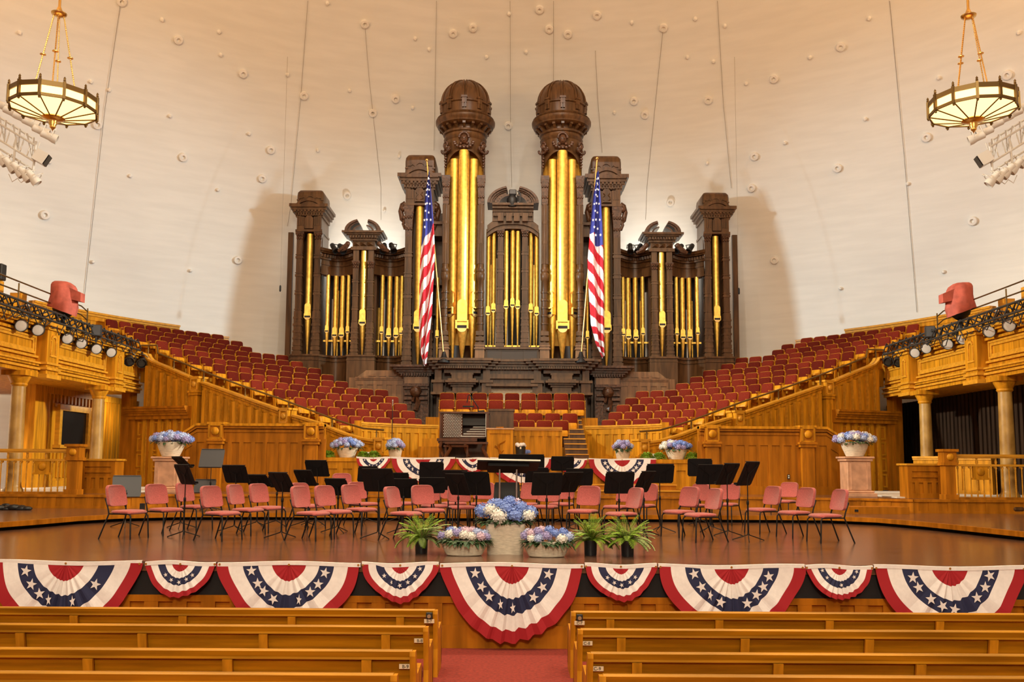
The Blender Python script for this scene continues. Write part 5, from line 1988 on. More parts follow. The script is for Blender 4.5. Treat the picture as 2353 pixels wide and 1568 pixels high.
def bunting(uc, u0, u1, v, Y, zt, drop, seed, label, group, small=False, skew=0.0):
    rr = random.Random(seed)
    x0, x1 = at(u0, v, Y).x, at(u1, v, Y).x
    xc, W_ = (x0 + x1) / 2, (x1 - x0) / 2
    o = thing('bunting', label, 'bunting', (xc, Y - .03, zt), group=group)
    NT, rings = 72, [(0.02, 0), (.24, 0), (.43, 1), (.64, 2), (.84, 3), (1.0, 0)]
    np_ = rr.choice((7, 8, 9))
    ph = rr.uniform(0, 6)
    wob = [rr.uniform(-.05, .05) for _ in range(8)]
    amp = .055 * W_ / .9

    def P(th, r):
        c, s_ = -cos(th), sin(th)
        e = 1.65
        q = (abs(c) ** e + abs(s_) ** e) ** (-1 / e)
        dens = th - .38 * sin(2 * (th - pi / 2)) * -1
        k = np_ * dens * 2 + ph
        pl = abs(((k / pi) % 2) - 1) * 2 - 1
        fade = .12 + .88 * sin(th) ** 4
        zz = -s_ * q * r * drop * (1 + .03 * sin(5 * th + ph) * r)
        xx = c * q * r * W_ * (1 + .02 * sin(7 * th + ph) * r) + skew * s_ * r
        yy = -amp * (.5 + .5 * pl) * fade * min(1, r * 1.7) - .055 * r * sin(th) - .012 - .03 * W_ * r * sin(th * 2 + wob[0] * 20) ** 2
        step = .035 * pl * r * fade
        return (xx + step * W_ * .5, yy, zz - step * drop * .6)
    b = MB()
    for i in range(len(rings) - 1):
        (ra, _), (rb, mi) = rings[i], rings[i + 1]
        sub = 2
        for k in range(sub):
            r0, r1 = ra + (rb - ra) * k / sub, ra + (rb - ra) * (k + 1) / sub
            b.m([0, 1, 2, 1, 0][i]).grid(NT, 1, lambda a, j: P(pi * a, r0 + (r1 - r0) * j))
    b.m(1)
    ns = 9 if not small else 7
    for i in range(ns):
        th = pi * (.07 + .86 * (i + rr.uniform(-.12, .12)) / (ns - 1))
        if rr.random() < (.12 if not small else .2):
            continue
        p = P(th, .535)
        R = .072 * W_ / .9 * (.85 if small else 1)
        fold = rr.random() < .3 and abs(th - pi / 2) < .8
        n0 = len(b.v)
        star(b, p[0], -.115 * W_ - .03, p[2], R, rr.uniform(-.5, .5), .5 if fold else .95)
        # keep the star on the cloth
        dy = min(P(th + d, .535 + e)[1] for d in (-.07, 0, .07) for e in (-.07, 0, .07)) - .006
        for q in range(n0, len(b.v)):
            b.v[q] = (b.v[q][0], dy, b.v[q][2])
    b.build('cloth', ['cloth_red', 'cloth_white', 'cloth_navy'], o)
    h = MB()
    n = 12
    for i in range(n):
        xa, xb = -W_ + 2 * W_ * i / n, -W_ + 2 * W_ * (i + 1) / n
        za, zb = [.012 - .012 * sin(pi * (x + W_) / (2 * W_) * 2 + ph) for x in (xa, xb)]
        h.add([(xa, -.02, za - .035), (xb, -.02, zb - .035), (xb, -.02, zb + .012), (xa, -.02, za + .012), (xa, .02, za - .035), (xb, .02, zb - .035), (xb, .02, zb + .012), (xa, .02, za + .012)], [(0, 1, 2, 3), (3, 2, 6, 7), (0, 4, 5, 1)])
    h.build('header_tape', 'cloth_white', o)
    for x in (-W_ * .97, 0, W_ * .97):
        b = MB()
        b.M = Matrix.Translation((x, -.022, -.008)) @ Matrix.Rotation(pi / 2, 4, 'X')
        b.lathe([(.007, 0), (.014, 0), (.014, .005), (.007, .005)], 10)
        b.build('grommet', 'brass', o)
    return o


FR = [(-18, 330, 1), (337, 499, 0), (503, 830, 1), (833, 1009, 0), (1012, 1341, 1), (1343, 1508, 0), (1511, 1846, 1), (1848, 2002, 0), (2004, 2352, 1)]
nmL = ['leftmost large', 'leftmost small', 'second large', 'second small', 'centre large', 'third small', 'fourth large', 'fourth small', 'rightmost large']
for i, (u0, u1, big_) in enumerate(FR):
    w = (at(u1, 1290, SF).x - at(u0, 1290, SF).x) / 2
    bunting(0, u0, u1, 1290, SF, ST - .02, w * (1.06 if i == 4 else .98 if big_ else .95), 20 + i, nmL[i] + ' star and stripe fan bunting on the stage front', 'bunting on the stage front', not big_)
BK = [(819, 898, 0), (899, 1046, 1), (1048, 1125, 0), (1126, 1272, 1), (1274, 1350, 0), (1352, 1506, 1)]
for i, (u0, u1, big_) in enumerate(BK):
    w = (at(u1, 1060, PY).x - at(u0, 1060, PY).x) / 2
    bunting(0, u0, u1, 1060, PY - .08, POD + .0, w * .88, 50 + i, '%s %s fan bunting from the left on the podium edge' % (ORD[i + 1], 'large' if big_ else 'small'), 'bunting on the podium edge', not big_)

# ------------------------------------------------------------------ orchestra chairs
def make_chair():
    """seat faces -Y"""
    t = thing('orchestra_chair', 'x', 'chair')
    b = MB()
    W2, D = .235, .43
    rings = []
    for z, s_, in ((.415, .9), (.425, 1), (.445, 1.02), (.46, .97), (.467, .8)):
        ring = []
        for i in range(24):
            a = 2 * pi * i / 24
            c, q = cos(a), sin(a)
            x = W2 * s_ * math.copysign(abs(c) ** .45, c)
            y = -.0 + (D / 2) * s_ * math.copysign(abs(q) ** .45, q)
            ring.append((x, y - .02, z + (.012 * (y < -.15)) * -1))
        rings.append(ring)
    b.loft(rings)
    b.build('seat', 'chair_red', t, smooth=60)
    b = MB()
    rings = []
    for e, s_ in ((-.022, .9), (-.03, .96), (-.012, 1), (.018, 1), (.03, .95)):
        ring = []
        for i in range(28):
            a = 2 * pi * i / 28
            c, q = cos(a), sin(a)
            x = .225 * s_ * math.copysign(abs(c) ** .35, c) * (1 - .10 * q)
            zz = .70 + .175 * s_ * math.copysign(abs(q) ** .35, q)
            y = .205 + (zz - .5) * .22 + e - .30 * (.05 - x * x) * -.8
            ring.append((x, y, zz))
        rings.append(ring)
    b.loft(rings)
    b.build('backrest', 'chair_red', t, smooth=60)
    for sx in (-1, 1):
        b = MB()
        b.tube([(sx * .20, -.15, .41), (sx * .205, -.19, .40), (sx * .215, -.215, .37), (sx * .225, -.235, 0)], .0125, 7)
        b.build('leg', 'black_metal', t, smooth=60)
        b = MB()
        b.tube([(sx * .21, .29, .66), (sx * .215, .225, .5), (sx * .218, .20, .41), (sx * .225, .24, .3), (sx * .24, .36, 0)], .0125, 7)
        b.build('leg', 'black_metal', t, smooth=60)
    b = MB()
    for sx in (-1, 1):
        b.tube([(sx * .2, -.17, .408), (sx * .214, .2, .408)], .011, 6)
    b.tube([(-.2, -.12, .405), (.2, -.12, .405)], .011, 6)
    b.tube([(-.21, .14, .405), (.21, .14, .405)], .011, 6)
    b.build('seat_frame', 'black_metal', t)
    return t


CH = [(292, 1238, 52), (378, 1230, 40), (446, 1219, 50), (508, 1242, 46), (566, 1230, 57), (615, 1223, 46), (716, 1242, 55), (768, 1236, 44), (708, 1216, 42), (828, 1228, 47), (836, 1208, 38),
      (930, 1242, 60), (925, 1206, 42), (985, 1230, 28), (998, 1215, 28), (1060, 1219, 12), (1042, 1206, 18), (1106, 1208, -12), (1208, 1208, -25), (1252, 1217, -18), (1290, 1207, -12), (1340, 1232, -24),
      (1420, 1217, -40), (1430, 1242, -60), (1476, 1212, -28), (1562, 1234, -46), (1594, 1211, -36), (1612, 1245, -60), (1668, 1207, -22), (1752, 1226, -52), (1803, 1196, -28), (1828, 1236, -52), (1900, 1247, -60)]
chair0 = make_chair()
CHP, STP = [], []
hall = sorted(range(len(CH)), key=lambda i: CH[i][0])
for rank, i in enumerate(hall):
    u, v, a = CH[i]
    p = on(u, v, ST)
    CHP.append(p)
    side = 'left of' if u < 1100 else 'right of' if u > 1260 else 'behind'
    n = rank + 1
    if u < 1177:
        lab = 'red padded chair on stage with black legs, %s from the left' % ORD[n]
    else:
        lab = 'red padded chair on stage with black legs, %s from the right' % ORD[len(CH) - rank]
    if rank == 0:
        o = chair0
        o.location = p
        o.rotation_euler.z = radians(a) + atan2(-p.x, p.y)
    else:
        o = dup(chair0, p, radians(a) + atan2(-p.x, p.y))
    tag(o, lab, 'chair', 'red chairs of the orchestra')
for u, v, w in ((789, 1088, 'left'),):
    Y = 21.4
    p = at(u, 1140, Y)
    dup(chair0, (p.x, Y, UPZ), radians(20), 'red padded chair alone on the upper stage behind the music stands', 'red chairs of the orchestra')

# ------------------------------------------------------------------ music stands
def make_stand(wd=.50, hd=.34, h=1.0, tilt=25, desk='black_desk', paper=False):
    """desk's reading side faces +Y, back faces -Y; h is the height of the desk's middle"""
    t = thing('music_stand', 'x', 'music stand')
    ta = radians(tilt)
    b = MB()
    b.M = Matrix.Translation((0, -.02, h)) @ Matrix.Rotation(ta, 4, 'X')
    w, q, c = wd / 2, hd / 2, .03
    pl = [(-w + c, -q), (w - c, -q), (w, -q + c), (w, q - c), (w - c, q), (-w + c, q), (-w, q - c), (-w, -q + c)]
    b.m(0).prism_y(pl, -.004, .004)
    b.box(-w + .02, w - .02, .0, .06, -q - .004, -q + .006)
    b.box(-w + .02, w - .02, .055, .062, -q - .004, -q + .025)
    b.box(-w + .01, w - .01, .0, .02, q - .006, q + .002)
    for s_ in (-1, 1):
        b.box(s_ * .12 - .004, s_ * .12 + .004, -.008, -.003, -q + .02, q - .02)
        b.tube([(s_ * .02, -.008, 0), (s_ * (w - .04), -.008, q - .05)], .004, 4)
    dk = b.build('desk', desk, t)
    if paper:
        b = MB()
        b.M = Matrix.Translation((0, -.02, h)) @ Matrix.Rotation(ta, 4, 'X')
        b.box(-.20, .04, .012, .02, -q + .01, q - .07)
        b.build('sheet_music', 'paper', t)
    MB().tube([(0, -.03, h), (0, 0, h - .1), (0, 0, .62)], .009, 6).build('inner_tube', 'black_metal', t, smooth=60)
    b = MB().tube([(0, 0, .66), (0, 0, .12)], .015, 8)
    b.lathe([(.015, .6), (.022, .61), (.022, .66), (.015, .67)], 8)
    b.build('outer_tube', 'black_metal', t, smooth=60)
    for k in range(3):
        a = radians(90 + 120 * k)
        b = MB().tube([(0, 0, .15), (.02 * cos(a), .02 * sin(a), .1), (.30 * cos(a), .30 * sin(a), .008)], .009, 6)
        b.build('leg', 'black_metal' if k else 'rig_metal', t, smooth=60)
    return t


# foot u, v; desk middle v; facing of the desk back (degrees, 0 = toward the camera, + = toward the right); width, height, tilt
STD = [(421, 1236, 1091, -62, .5, .36, 25), (414, 1216, 1063, -66, .5, .3, 48), (287, 1212, 1118, 180, .52, .42, 12), (538, 1222, 1090, -32, .5, .36, 28), (590, 1212, 1105, -32, .5, .3, 42), (646, 1238, 1109, -52, .52, .38, 32),
       (634, 1212, 1108, -25, .36, .24, 25), (700, 1216, 1099, -45, .5, .36, 32), (726, 1210, 1077, -26, .5, .36, 25), (775, 1226, 1120, -38, .5, .36, 32), (868, 1240, 1104, -22, .56, .42, 25), (926, 1226, 1123, -16, .56, .38, 25),
       (842, 1204, 1090, 10, .42, .34, 20), (914, 1206, 1102, -8, .46, .3, 25), (990, 1202, 1081, 0, .52, .36, 20), (991, 1216, 1116, 0, .5, .32, 25), (1046, 1214, 1104, -12, .54, .42, 22), (1052, 1227, 1114, -45, .5, .42, 25), (1094, 1220, 1112, -18, .54, .46, 22),
       (1233, 1208, 1094, 8, .5, .36, 22), (1256, 1234, 1113, 14, .54, .42, 22), (1308, 1228, 1109, 48, .54, .42, 30), (1331, 1206, 1097, 8, .56, .36, 22), (1292, 1198, 1066, 6, .5, .32, 20), (1423, 1236, 1110, 16, .52, .40, 22), (1480, 1232, 1108, 58, .5, .42, 28),
       (1517, 1223, 1089, 14, .54, .38, 22), (1610, 1206, 1075, 4, .52, .38, 15), (1632, 1222, 1091, 22, .52, .40, 22), (1673, 1234, 1090, 56, .5, .42, 28), (1720, 1244, 1089, 62, .5, .44, 26)]
order = sorted(range(len(STD)), key=lambda i: STD[i][0])
for rank, i in enumerate(order):
    u, v, vd, a, wd, hd, tl = STD[i]
    p = on(u, v, ST)
    best = None
    for k in range(25):                      # keep clear of the chairs
        q = p * (1 + (.012 * ((k + 1) // 2) * (1 if k % 2 else -1)))
        if 12.4 < q.y < 20.1:
            d = min(((q - c).xy.length for c in CHP + STP))
            if best is None or d > best[0] + .02:
                best = (d, q)
            if d > .5:
                break
    p = Vector((best[1].x, best[1].y, ST))
    STP.append(p)
    h = at(u, vd, p.y).z - ST
    o = make_stand(wd, hd, h, tl, 'grey_desk' if abs(a) == 180 else 'black_desk', i in (25, 29, 30, 21, 16, 7, 4))
    o.location = p
    o.rotation_euler.z = radians(a) + atan2(-p.x, p.y)
    tl_ = 'left' if u < 1177 else 'right'
    n = rank + 1 if u < 1177 else len(STD) - rank
    how = 'seen edge on' if 44 <= abs(a) < 100 else 'seen from its front' if abs(a) == 180 else 'showing its back'
    tag(o, 'black music stand %s, %s from the stage %s' % (how, ORD[n], tl_), 'music stand', 'music stands of the orchestra')
# grey stand on the upper stage and low grey desk behind it
for u, v, Y, w, h_, hd, lab in ((486, 1054, 21.2, .55, None, .46, 'music stand with a pale grey desk facing front before the left enclosure'), (470, 1118, 21.6, .5, None, .34, 'low grey music stand on the upper stage behind the red chairs')):
    p = at(u, v, Y)
    o = make_stand(w, hd, max(.35, p.z - UPZ), 22, 'grey_desk')
    o.location = (p.x, Y, UPZ)
    o.rotation_euler.z = pi
    tag(o, lab, 'music stand')
    if p.z - UPZ < .7:
        for ch in o.children:
            if ch.name.startswith(('outer', 'inner')):
                ch.scale.z = (p.z - UPZ) / .75

# conductor's desk, chrome legged, and the large desk behind it
p = on(1168, 1222, ST)
Y = p.y
t = thing('conductor_desk', 'wide conductor desk with a white top edge and two chrome legs', 'conductor desk', (at(1167, 1100, Y).x, Y, ST))
s = F / Y
zt = at(1167, 1068, Y).z - ST
b = MB()
b.M = Matrix.Translation((0, 0, zt)) @ Matrix.Rotation(radians(76), 4, 'X') @ Matrix.Rotation(.06, 4, 'Y')
b.m(0).prism_y([(-.5, -.36), (.5, -.36), (.58, -.3), (.58, .34), (-.58, .34), (-.58, -.3)], -.03, .01)
b.m(1).box(-.585, .585, -.012, .014, .335, .36)
b.m(0).box(-.38, .38, -.09, -.03, -.3, .25)
b.build('desk', ['black_desk', 'ivory'], t)
for u in (1148, 1187):
    x = at(u, 1120, Y).x - t.location.x
    MB().tube([(x, 0, zt - .03), (x, 0, .02)], .016, 8).build('leg', 'steel', t, smooth=60)
b = MB().box(-.32, .32, -.25, .25, 0, .03)
b.build('base', 'black_metal', t)
p = on(1166, 1212, ST)
t = thing('conductor_stool', 'black stool with a rounded square back panel behind the front planters', 'stool', (at(1165, 1130, p.y).x, p.y, ST))
zc = at(1165, 1133, p.y).z - ST
b = MB()
w, q, c = .27, .21, .05
b.M = Matrix.Translation((0, -.05, zc))
b.prism_y([(-w + c, -q), (w - c, -q), (w, -q + c), (w * .94, q - c), (w * .86, q), (-w * .86, q), (-w * .94, q - c), (-w, -q + c)], -.02, .02)
b.build('back_panel', 'black_plastic', t)
MB().tube([(0, .02, zc), (0, .02, 0)], .02, 8).build('post', 'black_metal', t)
MB().lathe([(.2, .38), (.21, .42), (.18, .45), (.01, .46)], 18, (0, .22, 0)).build('seat', 'black_plastic', t, smooth=50)
for k in range(4):
    a = pi / 4 + pi / 2 * k
    MB().tube([(.1 * cos(a), .22 + .1 * sin(a), .4), (.22 * cos(a), .22 + .22 * sin(a), .0)], .014, 6).build('leg', 'black_metal', t)
p = on(1200, 1199, ST)
o = make_stand(1.02, .40, at(1198, 1065, p.y).z - ST, 18)
o.location = (at(1198, 1100, p.y).x, p.y, ST)
tag(o, 'extra wide black music stand behind the conductor desk', 'music stand')

# ------------------------------------------------------------------ flowers
def leaf(b, c, d, L, w, droop=.3):
    d = Vector(d).normalized()
    sd = d.cross(Vector((0, 0, 1)))
    sd = sd.normalized() if sd.length > .01 else Vector((1, 0, 0))
    c = Vector(c)
    m_ = c + d * L * .5 + Vector((0, 0, -.02 * droop))
    e = c + d * L + Vector((0, 0, -L * droop))
    up_ = Vector((0, 0, .12 * w))
    b.add([c, m_ + sd * w * .5, e, m_ - sd * w * .5, m_ + up_], [(0, 1, 4), (1, 2, 4), (2, 3, 4), (3, 0, 4)])


def bloom(rr, r):
    """hydrangea head: a ball of small four-petalled florets"""
    b = MB()
    b.ball((0, 0, 0), r * .78, 8, 6, sz=.85)
    n = 34
    for i in range(n):
        z = 1 - 1.7 * (i + .5) / n
        a = i * 2.399 + rr.random() * .3
        q = sqrt(max(0, 1 - z * z))
        nrm = Vector((q * cos(a), q * sin(a), z * .88))
        c = nrm * r * rr.uniform(.88, 1.06)
        t1 = nrm.orthogonal().normalized()
        t2 = nrm.cross(t1)
        a0 = rr.random() * 2
        for k in range(4):
            e = t1 * cos(a0 + pi / 2 * k) + t2 * sin(a0 + pi / 2 * k)
            f = nrm.cross(e)
            w = r * .17
            b.add([c, c + e * w + f * w * .75 + nrm * w * .2, c + e * w * 1.9 + nrm * w * .5, c + e * w - f * w * .75 + nrm * w * .2], [(0, 1, 2, 3)])
    return b


rb = random.Random(11)
BLM = []
for k in range(3):
    bl = bloom(rb, 1.0)
    me = bpy.data.meshes.new('flower_head')
    me.from_pydata(bl.v, [], bl.f)
    BLM.append(me)
PET = ['petal_blue', 'petal_pale', 'petal_lilac', 'petal_white', 'petal_pink', 'petal_blue', 'petal_pale']
BMESH = {}


def head(parent, c, r, pet, k):
    key = (pet, k)
    if key not in BMESH:
        me = BLM[k].copy()
        me.materials.append(MATS[pet])
        BMESH[key] = me
    o = bpy.data.objects.new('flower_head', BMESH[key])
    COL.objects.link(o)
    o.parent = parent
    o.location = c
    o.scale = (r, r, r)
    o.rotation_euler = (rb.uniform(-.4, .4), rb.uniform(-.4, .4), rb.uniform(0, 6))
    return o


def planter(name, label, loc, prof, sx, sy, fx, fy, fz, z0, nh, r, pets, seed, leaves=60, group=None, square=False, leafr=1.0):
    rr = random.Random(seed)
    t = thing(name, label, 'planter', loc, 0, group)
    b = MB()
    if square:
        rings = []
        for w, z in prof:
            ring = []
            for i in range(24):
                a = 2 * pi * i / 24
                c, q = cos(a), sin(a)
                ring.append((w * sx * math.copysign(abs(c) ** .4, c), w * sy * math.copysign(abs(q) ** .4, q), z))
            rings.append(ring)
        b.loft(rings)
    else:
        b.lathe(prof, 24, sx=sx, sy=sy)
    b.build('pot', 'pot_stone', t, smooth=35)
    i = 0
    tries = 0
    pts = []
    while i < nh and tries < 4000:
        tries += 1
        a, q = rr.uniform(0, 2 * pi), sqrt(rr.random())
        x, y = fx * q * cos(a), fy * q * sin(a)
        z = z0 + fz * sqrt(max(0, 1 - q * q * .95)) * rr.uniform(.85, 1.05) + .02
        if all((x - p[0]) ** 2 + (y - p[1]) ** 2 + (z - p[2]) ** 2 > (r * 1.35) ** 2 for p in pts):
            pts.append((x, y, z))
            head(t, (x, y, z), r * rr.uniform(.85, 1.15), rr.choice(pets), i % 3)
            i += 1
    b = MB()
    for k in range(int(leaves * 1.5)):
        a = rr.uniform(0, 2 * pi)
        q = rr.uniform(.6, 1.05)
        c = (fx * q * cos(a) * .9, fy * q * sin(a) * .9, z0 + fz * .25 * rr.random() - .02)
        leaf(b, c, (cos(a) + rr.uniform(-.4, .4), sin(a) + rr.uniform(-.4, .4), rr.uniform(-.1, .5)), rr.uniform(.08, .15) * leafr, rr.uniform(.05, .085) * leafr, rr.uniform(.1, .8))
    b.build('foliage', 'leaf_dark', t)
    return t


MIX = ['petal_blue', 'petal_pale', 'petal_lilac', 'petal_white', 'petal_pink', 'petal_blue', 'petal_lilac']
s = 178
p = on(1161, 1272, ST)
planter('flower_planter', 'tall square stone planter of blue hydrangeas in front of the conductor', (p.x, p.y, ST), [(.93, 0), (.95, .02), (1.05, .40), (1.06, .42), (.9, .42)], .27, .25, .38, .30, .26, .44, 24, .105, ['petal_blue', 'petal_pale', 'petal_lilac', 'petal_white', 'petal_pink', 'petal_blue', 'petal_pale', 'petal_blue'], 1, 90, 'planters at the stage edge', True)
p = on(1067, 1276, ST)
planter('flower_planter', 'low stone bowl of lilac and blue flowers left of the tall planter', (p.x, p.y - .05, ST), [(.68, 0), (.75, .01), (1.0, .17), (1.02, .19), (.9, .19)], .33, .18, .33, .2, .13, .2, 17, .07, MIX, 2, 110, 'planters at the stage edge')
p = on(1256, 1279, ST)
planter('flower_planter', 'low stone bowl of blue and pink flowers right of the tall planter', (p.x, p.y - .05, ST), [(.68, 0), (.75, .01), (1.0, .17), (1.02, .19), (.9, .19)], .33, .18, .32, .2, .15, .2, 18, .07, MIX, 3, 90, 'planters at the stage edge')
PB = [(.45, 0), (.62, .02), (.9, .22), (1.0, .40), (1.02, .43), (.92, .43)]
for sd, u, sg in (('left', 390, -1), ('right', 1962, 1)):
    Y = 23.9
    x = at(u + (4 if sg > 0 else 0), 1100, Y).x
    pd = thing('pedestal', 'square mottled stone pedestal carrying a flower bowl at the stage ' + sd, 'pedestal', (x, Y, L3))
    zt = at(u, 1050, Y).z - L3
    MB().bbox(-.42, .42, -.35, .35, 0, .1, .01).bbox(-.37, .37, -.31, .31, .1, .16, .02).build('plinth', 'pedestal_pink', pd)
    MB().bbox(-.31, .31, -.27, .27, .16, zt - .12, .02).box(-.22, -.19, -.29, -.26, .2, zt - .15).box(.19, .22, -.29, -.26, .2, zt - .15).build('shaft', 'pedestal_pink', pd)
    MB().bbox(-.35, .35, -.3, .3, zt - .12, zt - .05, .01).bbox(-.39, .39, -.33, .33, zt - .05, zt, .01).build('cap', 'pedestal_pink', pd)
    planter('flower_bowl', 'stone bowl of pale blue hydrangeas on the pedestal at the stage ' + sd, (x, Y, L3 + zt), [(.5, 0), (.62, .01), (.88, .22), (1.0, .36), (1.0, .38), (.9, .38)], .36, .3, .5, .34, .22, .36, 30, .095, ['petal_pale', 'petal_blue', 'petal_white', 'petal_lilac'] if sg > 0 else ['petal_pale', 'petal_lilac', 'petal_pale', 'petal_blue'], 5 + sg, 50)
Y = 25.9
for lab, u, v, w, nh, sdn, fx in (('second from the left', 908, 1046, .2, 14, 31, .2), ('leftmost', 797, 1049, .3, 28, 32, .42), ('second from the right', 1431, 1046, .22, 16, 33, .24), ('rightmost', 1554, 1050, .3, 28, 34, .42)):
    x = at(u, v, Y).x
    tall = nh < 20
    planter('flower_bowl', 'stone pot of blue hydrangeas on the podium, ' + lab, (x, Y, POD), [(.75, 0), (.8, .02), (1.0, .26), (1.0, .28), (.9, .28)] if tall else [(.6, 0), (.68, .01), (.95, .2), (1.03, .28), (.92, .28)], w, w * .85, fx, .26, .22, .27, nh, .085, ['petal_blue', 'petal_pale', 'petal_lilac', 'petal_pale'] if u < 1300 or tall else ['petal_lilac', 'petal_blue', 'petal_blue', 'petal_white'], sdn, 40, 'flower pots on the podium')
x = at(1209, 1033, 26.35).x
planter('flower_bowl', 'small pot with one blue hydrangea beside the black bin', (x, 26.45, POD), [(.1, 0), (.12, .12), (.1, .12)], 1, 1, .1, .08, .1, .13, 4, .075, ['petal_blue'], 44, 12)


def shrub(u, w, lab, seed):
    rr = random.Random(seed)
    x = at(u, 1045, 25.8).x
    t = thing('green_shrub', 'clipped bright green shrub on the podium, ' + lab, 'shrub', (x, 25.75, POD), 0, 'green shrubs on the podium')
    b = MB()
    for i in range(420):
        a, z = rr.uniform(0, 2 * pi), rr.uniform(0, 1)
        q = sqrt(max(0, 1 - z * z * .9))
        c = Vector((w * q * cos(a), w * .8 * q * sin(a), .02 + w * .95 * z)) * rr.uniform(.7, 1)
        leaf(b, c, (cos(a) * q, sin(a) * q, z + .2), .075, .05, .3)
    b.build('foliage', 'shrub_green', t)
    MB().lathe([(.06, 0), (.07, .05), (w * .6, w * .3), (w * .5, w * .55), (.01, w * .65)], 10).build('stem', 'shrub_green', t)


for i, (u, w, lab) in enumerate(((756, .16, 'first from the left'), (836, .15, 'second from the left'), (860, .16, 'third from the left'), (1486, .17, 'third from the right'), (1514, .16, 'second from the right'), (1590, .18, 'first from the right'))):
    shrub(u, w, lab, 60 + i)
for sd, u, v in (('left', 843, 1038), ('right', 1505, 1039)):
    p = at(u, v, 26.1)
    tag(MB().box(-.07, .07, -.005, .005, -.1, .07).build('card', 'paper', loc=(p.x, 26.1, POD + .1)), 'small white card standing among the %s podium shrubs' % sd, 'card')


def fern(u, v, lab, seed, pale_side):
    rr = random.Random(seed)
    p = on(u, v, ST)
    t = thing('fern', lab, 'potted fern', (p.x, p.y, ST), 0, 'potted ferns at the stage edge')
    MB().lathe([(.082, 0), (.085, .01), (.09, .18), (.096, .19), (.096, .21), (.085, .21), (.08, .17)], 20).build('pot', 'pot_black', t, smooth=40)
    for k in range(56):
        a = 2 * pi * k * .382 + rr.uniform(-.2, .2)
        L = rr.uniform(.29, .47)
        lift = rr.uniform(.45, 1.5)
        b = MB()
        pts = []
        pos = Vector((.03 * cos(a), .03 * sin(a), .19))
        el = lift
        n = 11
        for i in range(n + 1):
            pts.append(pos.copy())
            pos = pos + Vector((cos(a) * cos(el), sin(a) * cos(el), sin(el))) * L / n
            el -= (.75 + .8 * (1.5 - lift)) / n * 1.15
        b.tube(pts, .003, 3)
        for i in range(1, n):
            c = pts[i]
            d = (pts[min(i + 1, n)] - pts[i - 1]).normalized()
            sdv = d.cross(Vector((0, 0, 1)))
            sdv = sdv.normalized() if sdv.length > .05 else Vector((cos(a + 1.57), sin(a + 1.57), 0))
            w = .062 * sin(pi * (i + .6) / (n + .8)) ** .7
            for sg in (-1, 1):
                for h_ in (0, .5):
                    cc = c + d * L / n * h_
                    leaf(b, cc, sdv * sg + d * .5, w, .022, .25)
        pale = (cos(a) * pale_side > .1) and rr.random() < .7 and lift < 1.15
        b.build('frond', 'fern_pale' if pale else 'fern_green', t)


fern(968, 1273, 'green fern in a black pot left of the flower bowls', 1, 1)
fern(1357, 1277, 'green fern in a black pot right of the flower bowls', 2, -1)
fern(1442, 1279, 'spreading fern in a black pot, farthest right of the planters', 3, 1)

# bundle of black cloth on the left of the upper stage, dark beam and outlet boxes on the right
p = on(38, 1172, UPZ)
b = MB()
rr = random.Random(9)
for i in range(26):
    b.ball((rr.uniform(-.6, .42), rr.uniform(-.15, .15), rr.uniform(.0, .1)), rr.uniform(.06, .12), 7, 5, sx=1.6, sz=.6)
tag(b.build('cable_heap', 'black_plastic', loc=p, smooth=60), 'heap of black cloth and cables at the far left of the stage', 'cable heap')
p = on(2349, 1181, UPZ)
tag(MB().bbox(-.25, .5, -.12, .12, .06, .16, .03).box(-.2, -.1, -.1, .1, 0, .07).box(.2, .3, -.1, .1, 0, .07).build('low_box', 'walnut', loc=p), 'low dark wooden box at the far right of the stage', 'box')
for i, (u, v) in enumerate(((327, 1170), (2000, 1174))):
    p = on(u, v, UPZ)
    tag(MB().box(-.05, .05, -.04, .04, 0, .13).build('outlet_box', 'black_plastic', loc=p), 'small black outlet box standing on the upper stage, ' + ('left' if i == 0 else 'right'), 'outlet box')
# ------------------------------------------------------------------ pews
def text_mesh(s_, size, depth=.002):
    c = bpy.data.curves.new('label_text', 'FONT')
    c.body = s_
    c.size = size
    c.align_x = 'CENTER'
    c.align_y = 'CENTER'
    c.extrude = depth
    o = bpy.data.objects.new('text_source', c)
    COL.objects.link(o)
    bpy.context.view_layer.update()
    me = bpy.data.meshes.new_from_object(o.evaluated_get(bpy.context.evaluated_depsgraph_get()))
    bpy.data.objects.remove(o)
    return me


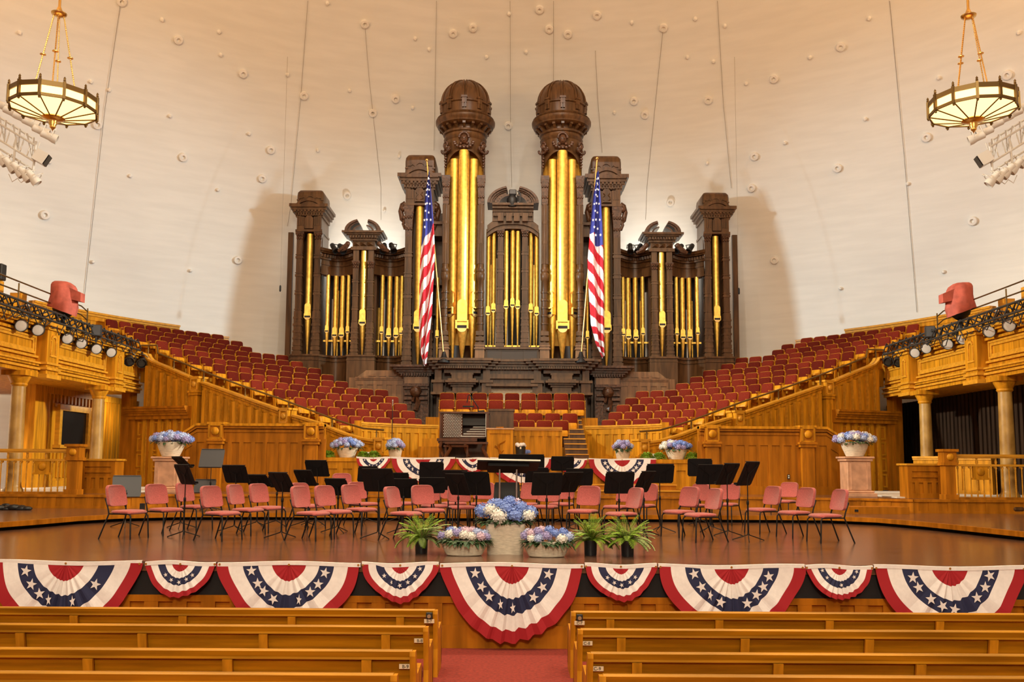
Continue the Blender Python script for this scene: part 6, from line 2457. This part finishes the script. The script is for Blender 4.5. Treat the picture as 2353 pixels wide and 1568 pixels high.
def pew(name_letters, sg, Y, xin, z1, zb, divs, label, plate_dx, bracket=False):
    """backrest toward the camera; xin = aisle end"""
    t = thing('pew', label, 'pew', (xin, Y, 0), 0, 'oak pews %s of the aisle' % ('left' if sg < 0 else 'right'))
    o = sg
    L = 9.5
    X = lambda a: (min(0, a), max(0, a))
    x0, x1 = (0, L) if o > 0 else (-L, 0)
    lean = .10
    b = MB()
    H = z1
    # leaning backrest board
    b.prism_x([(-.0, zb + .30), (.03, zb + .30), (.03 - lean, H - .02), (-lean, H - .02)], x0, x1)
    b.build('backrest', 'oak_long', t)
    b = MB()
    b.prism_x([(-lean - .014, H - .065), (-lean - .036, H - .014), (-lean - .026, H - .002), (-lean - .01, H), (-lean + .02, H - .002), (-lean + .03, H - .014), (-lean + .03, H - .065)], x0, x1)
    b.prism_x([(-lean - .016, H - .085), (-lean - .014, H - .065), (-lean + .02, H - .065), (-lean + .02, H - .085)], x0, x1)
    b.build('top_rail', 'oak_long', t, smooth=50)
    for d in divs:
        x = d - xin
        if x0 < x < x1:
            b = MB()
            b.prism_x([(-.03, zb + .05), (0.0, zb + .05), (-lean, H - .09), (-lean - .03, H - .09)], x - .042, x + .042)
            b.build('stile', 'oak', t)
    b = MB()
    b.box(x0, x1, .0, .42, zb + .34, zb + .38)
    b.build('seat', 'oak_long', t)
    b = MB()
    b.prism_x([(-.05, 0), (.46, 0), (.50, .06), (.47, zb + .36), (.40, zb + .42), (.05, zb + .40), (-lean + .06, H - .06), (-lean + .03, H - .01), (-lean - .045, H - .01), (-lean - .05, H - .05), (-.04, .3)], -.02 if o < 0 else -.03, .03 if o < 0 else .02)
    b.build('end_panel', 'oak', t)
    b = MB()
    b.box(-.03, .03, .44, .49, .05, zb + .34)
    b.build('end_edge', 'oak_pale', t)
    # number plate
    zp = H - (.125 if bracket else .15)
    y = -lean * (zp - zb - .3) / (H - zb - .3) - .006
    pl = MB().bbox(-.055, .055, -.004, .004, -.022, .022, .002).build('number_plate', 'label_cream', t, loc=(plate_dx, y - .012 if zp < H - .13 else -lean - .04, zp))
    pl.rotation_euler.x = .18
    tx = bpy.data.objects.new('plate_text', text_mesh(name_letters, .042, .0008))
    tx.data.materials.append(MATS['ink'])
    COL.objects.link(tx)
    tx.parent = pl
    tx.location = (0, -.0052, 0)
    tx.rotation_euler.x = pi / 2
    if bracket:
        b = MB().bbox(-.034, .034, -.022, .01, -.038, .03, .005)
        k = b.build('hook_box', 'black_plastic', t, loc=(plate_dx, -lean - .045, H - .06))
        b = MB()
        b.M = Matrix.Translation((0, -.022, -.008)) @ Matrix.Rotation(pi / 2, 4, 'X')
        b.lathe([(.012, 0), (.021, 0), (.021, .012), (.012, .012)], 14)
        b.build('ring', 'steel', k)


for side, sg, lets, cols in (('left', -1, 'B', [(1400, 1000, [(171), (421), (671), (920)], 987), (1438, 978, [(48), (328), (606), (887)], 964), (1493, 948, [(204), (524), (843)], 931), (1547, 905, [(40), (413), (785)], 870)]),
                             ('right', 1, 'C', [(1404, 1318, [(1402), (1652), (1905), (2158)], 1331), (1444, 1334, [(1427), (1711), (1996), (2281)], 1349), (1498, 1357, [(1463), (1787), (2114)], 1373), (1549, 1385, [(1511), (1891), (2270)], 1420)])):
    for i, (v, u, ds, pu) in enumerate(cols):
        Yf = 10.75 - 1.03 * i           # front foot of the pew
        Yb = Yf - .48
        zz = at(u, v, Yb - .1).z
        xin = at(u, v, Yb - .1).x
        divs = [at(d, v + 20, Yb - .1).x for d in ds]
        w = ['nearest the stage', 'second from the stage', 'third from the stage', 'closest to the viewer'][i]
        pew('%s-%d' % (lets, 7 + i), sg, Yb, xin, zz, zz - .64, divs, 'oak pew %s of the aisle, %s' % (side, w), at(pu, v + 30, Yb - .1).x - xin, i == 0)
# carpet shadow strip: darker carpet border at the stage foot
